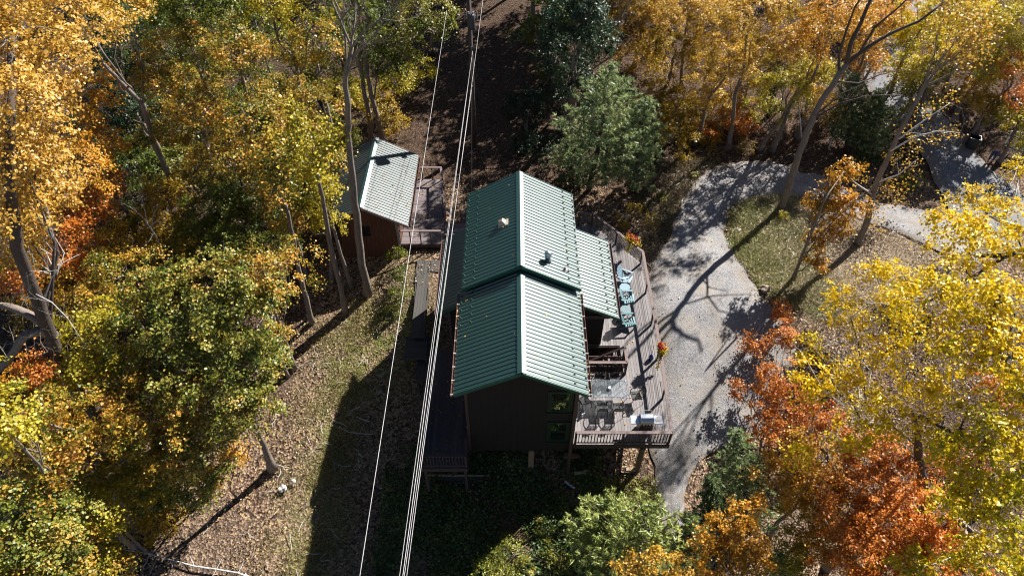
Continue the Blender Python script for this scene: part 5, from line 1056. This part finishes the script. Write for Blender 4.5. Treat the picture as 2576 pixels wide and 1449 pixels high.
for _ in range(260):
    x_, y_ = (rng.uniform(-19, -4.5), rng.uniform(5, 26)) if rng.uniform() < .6 else (rng.uniform(8, 26), rng.uniform(6, 34))
    if inpoly(np.array(x_), np.array(y_), DRV) or inpoly(np.array(x_), np.array(y_), RDV): continue
    a_ = rng.uniform(0, 6.28); l_ = rng.uniform(.2, .9); z_ = gz(x_, y_) + .06; q_ = Vector((x_, y_, z_)); e_ = Vector((x_ + l_ * math.cos(a_), y_ + l_ * math.sin(a_), 0)); e_.z = gz(e_.x, e_.y) + .07; mb.tube(wob(q_, e_, 3, .06), [.016, .013, .01, .006], 4)
o = mb.build('twigs', BARKP); tag(o, 'small dead twigs strewn over the ground', 'twigs', kind='stuff')
# ------------------------------------------------------------------ rocks, boards, branches
STONE = simple('pale_stone', (.48,.46,.43), .85, var=.25, bmp=.02); STONED = simple('brown_stone', (.3,.24,.17), .9, var=.3, bmp=.02)
def rock(label, px, py, s, mat, sq=.55):
    p = gp(px, py); bm = bmesh.new(); bmesh.ops.create_icosphere(bm, subdivisions=3, radius=s)
    a = rng.uniform(0, 6, 3)
    for v in bm.verts:
        c = v.co.normalized(); k = 1 + .18 * math.sin(3 * c.x + a[0]) + .14 * math.sin(5 * c.y + a[1]) + .1 * math.sin(7 * c.z + 4 * c.x + a[2]); v.co = Vector((round(v.co.x * k / s * 3) / 3 * s * .35 + v.co.x * k * .65, v.co.y * k * .85, v.co.z * k * sq))
    me = bpy.data.meshes.new('rock'); bm.to_mesh(me); bm.free(); o = link('rock', me, mat); o.location = p + Vector((0, 0, s * sq * .4)); o.rotation_euler.z = a[0]; tag(o, label, 'rock')
rock('white stone on the leafy slope at the lower left, larger one', 712, 1228, .2, STONE); rock('small white stone right of the larger white stone', 738, 1210, .12, STONE)
rock('flat grey stone on the slope below the dense round maple', 700, 1118 - 100, .22, STONED, .3)
rock('dark boulder at the tip of the grass island', 1923, 728, .3, STONED); rock('beige stone under the red orange maple', 2040, 1005, .3, simple('beige_stone', (.5,.4,.29), .9, var=.2)); rock('second beige stone just below the first', 2018, 1045, .24, simple('tan_stone', (.46,.36,.26), .9, var=.2))
rock('pale boulder at the right edge among rusty leaves', 2560, 1205, .45, simple('sandy_stone', (.5,.4,.3), .9, var=.2))
rock('white rock lying in the island grass', 1857, 578, .14, STONE, .4)
def plank(label, a, b, wd, mat=NEWW, h=.05, dz=.1, name='board', cat='board'):
    A = gp(*a); B = gp(*b); A.z += dz; B.z += dz; m = MB(); m.bar(A, B, wd, h); off = A.copy(); m.v = [tuple(Vector(v) - off) for v in m.v]; o = m.build(name, mat); o.location = off; tag(o, label, cat); return o
plank('long pale board in the shade before the side deck, upper of the crossed pair', (1075,1198), (1230,1200), .1); plank('second long board crossing the first in front of the side deck', (1100,1208), (1232,1206), .12, OLDW, .05, .16)
plank('dark old board below the crossed boards', (1110,1212), (1180,1216), .12, OLDW); plank('short pale timber block by the foot of the deck post', (1570,1184), (1604,1182), .14, NEWW, .12)
plank('short timber block in the shade beside the house post', (1445,1193), (1478,1188), .14, NEWW, .1); plank('grey metal strip lying in the weeds', (1420,1213), (1445,1230), .1, ALU, .03)
plank('short wooden plank against the slope under the front wall', (1418,1148), (1458,1150), .2, woodmat('brown_plank', (.2,.12,.08), (1,1,1), .2), .15)
plank('small pale slat on the leafy slope', (690,1295), (703,1280), .05, NEWW, .03, .05); plank('short pale slat left of the shaded ground', (762,1272), (772,1262), .06, OLDW, .03, .05)
def fallen(label, pts, r, mat=BARKP):
    P = [gp(*p) + Vector((0, 0, .08)) for p in pts]; m = MB(); m.tube(P, [r * (1 - .6 * i / (len(P) - 1)) for i in range(len(P))], 6); off = P[0].copy()
    for p in P[1:-1]: twig(m, p, Vector(rng.normal(size=3)) * Vector((1, 1, .2)), .5, r * .4, 1)
    m.v = [tuple(Vector(v) - off) for v in m.v]; o = m.build('fallen_branch', mat, smooth=True); o.location = off; tag(o, label, 'fallen branch')
fallen('long pale fallen branch near the bottom left corner', [(650,1460),(600,1442),(540,1432),(490,1425),(430,1408),(370,1392),(320,1385)], .05)
fallen('thin fallen stick on the bare path left of the house', [(938,1094),(905,1092),(875,1088),(853,1075)], .02); fallen('small crooked stick above the thin fallen stick', [(930,1062),(915,1058),(897,1050)], .025)
fallen('pale broken stick at the edge of the left wood', [(315,1365),(280,1340),(255,1322)], .04)
# ------------------------------------------------------------------ things at the upper right: bin, pale fence, person
p = gp(2440, 372); b_ = empty('trash_bin', p, 'dark open topped bin standing beside the road', 'bin', R(-25)); b_.scale = (.85, .85, .85)
m = MB(); m.box(-.36,-.3,.05,-.33,.3,.95).box(.33,-.3,.05,.36,.3,.95).box(-.33,-.3,.05,.33,-.27,.95).box(-.33,.27,.05,.33,.3,.95).box(-.33,-.27,.05,.33,.27,.08); m.build('bin_body', DARKP, b_)
m = MB(); m.box(-.39,-.33,.94,.39,-.29,.98).box(-.39,.29,.94,.39,.33,.98).box(-.39,-.29,.94,-.35,.29,.98).box(.35,-.29,.94,.39,.29,.98); m.build('rim', simple('grey_rim', (.06,.06,.065), .3), b_)
for s in (-1, 1): m = MB(); m.tube([(s*.37,.26,.1),(s*.41,.26,.1)], .1, 12); m.build('wheel', DARKP, b_)
p0 = gp(2512, 378); p1 = gp(2600, 405); fz = empty('board_fence', p0, 'pale grey board fence leaning at the right edge', 'fence'); m = MB(); D_ = (p1 - p0); L_ = D_.length; dn = D_.normalized()
pb_ = MB(); n = int(L_ / .26)
for i in range(n):
    a = dn * (i * .26 + .12); pb_.bar(Vector((a.x, a.y, a.z)), Vector((a.x + .05, a.y + .12, a.z + 1.45 + .04 * (i % 3))), .21, .025, (.5, -1, 0))
pb_.build('boards', simple('pale_grey_boards', (.5,.5,.46), .8, var=.2), fz)
m = MB()
for h in (.35, 1.15): m.bar(Vector((0, .1, h)), D_ + Vector((0, .1, h)), .05, .08)
m.build('fence_rail', OLDW, fz)
def person(p, rz):
    r = empty('person', p, 'person in a tan jacket and blue jeans standing beside the road', 'person', rz)
    def skin(name, vs, es, rad, mat, sub=2):
        me = bpy.data.meshes.new(name); me.from_pydata(vs, es, []); o = link(name, me, mat, r)
        md = o.modifiers.new('s', 'SKIN'); 
        for i, q in enumerate(me.skin_vertices[0].data): q.radius = (rad[i], rad[i]) if not isinstance(rad[i], tuple) else rad[i]; q.use_root = (i == 0)
        s2 = o.modifiers.new('u', 'SUBSURF'); s2.levels = sub; s2.render_levels = sub
    sk = simple('skin', (.5,.3,.22), .55, var=.08)
    vs = [(0,0,.95),(0,0,1.15),(0,.01,1.38),(0,.01,1.5),(0,.02,1.6),(0,.03,1.68)]; es = [(0,1),(1,2),(2,3),(3,4),(4,5)]; rad = [.13,.12,.13,.05,.09,.075]
    for s in (-1, 1):
        k = len(vs); vs += [(s*.17,0,1.4),(s*.23,.02,1.15),(s*.2,.16,.98),(s*.19,.2,.94)]; es += [(2,k),(k,k+1),(k+1,k+2),(k+2,k+3)]; rad += [.055,.045,.033,.03]
        f = len(vs)
        for j in range(4): vs.append((s*.19+.012*(j-1.5), .25 + .004*j, .9 - .003*j)); es.append((k+3, f+j)); rad.append(.009)
        vs.append((s*.16, .22, .92)); es.append((k+3, f+4)); rad.append(.01)
        g = len(vs); vs += [(s*.1,0,.88),(s*.11,.02,.5),(s*.11,-.02,.09),(s*.12,.1,.04)]; es += [(0,g),(g,g+1),(g+1,g+2),(g+2,g+3)]; rad += [.095,.065,.045,.04]
    skin('body', vs, es, rad, sk)
    vs = [(0,0,.98),(0,0,1.15),(0,.01,1.38)]; es = [(0,1),(1,2)]; rad = [.16,.15,.15]
    for s in (-1, 1):
        k = len(vs); vs += [(s*.18,0,1.4),(s*.235,.02,1.15),(s*.205,.14,1.0)]; es += [(2,k),(k,k+1),(k+1,k+2)]; rad += [.075,.062,.05]
    skin('jacket', vs, es, rad, simple('tan_cloth', (.25,.15,.09), .9, var=.2))
    vs = [(0,0,.97)]; es = []; rad = [.15]
    for s in (-1, 1):
        g = len(vs); vs += [(s*.1,0,.86),(s*.11,.02,.5),(s*.11,-.02,.1)]; es += [(0,g),(g,g+1),(g+1,g+2)]; rad += [.11,.08,.065]
    skin('jeans', vs, es, rad, simple('blue_denim', (.035,.06,.15), .9, var=.25))
    vs = [(0,0,1.72),(0,-.06,1.66),(0,-.06,1.56)]; skin('hair', vs, [(0,1),(1,2)], [.09,.09,.06], simple('blond_hair', (.38,.27,.12), .7, var=.2))
    for s in (-1, 1): m = MB(); m.lathe([(0,-.008),(.012,0),(0,.008)], 8, c=(s*.032,.115,1.62)); m.build('eye', DARKP, r)
    m = MB(); m.lathe([(.016,0),(.004,.045)], 6, c=(0,.115,1.58)); m.build('nose', sk, r); m = MB(); m.box(-.022,.1,1.555,.022,.116,1.563); m.build('mouth', simple('lip', (.35,.12,.1), .5), r)
    for s in (-1, 1):
        m = MB(); m.box(s*.11-.045,-.06,0,s*.11+.045,.19,.07); m.build('shoe', DARKP, r, bevel=.02)
pp = gp(2489, 408); pp.z += .03; person(pp, R(150))
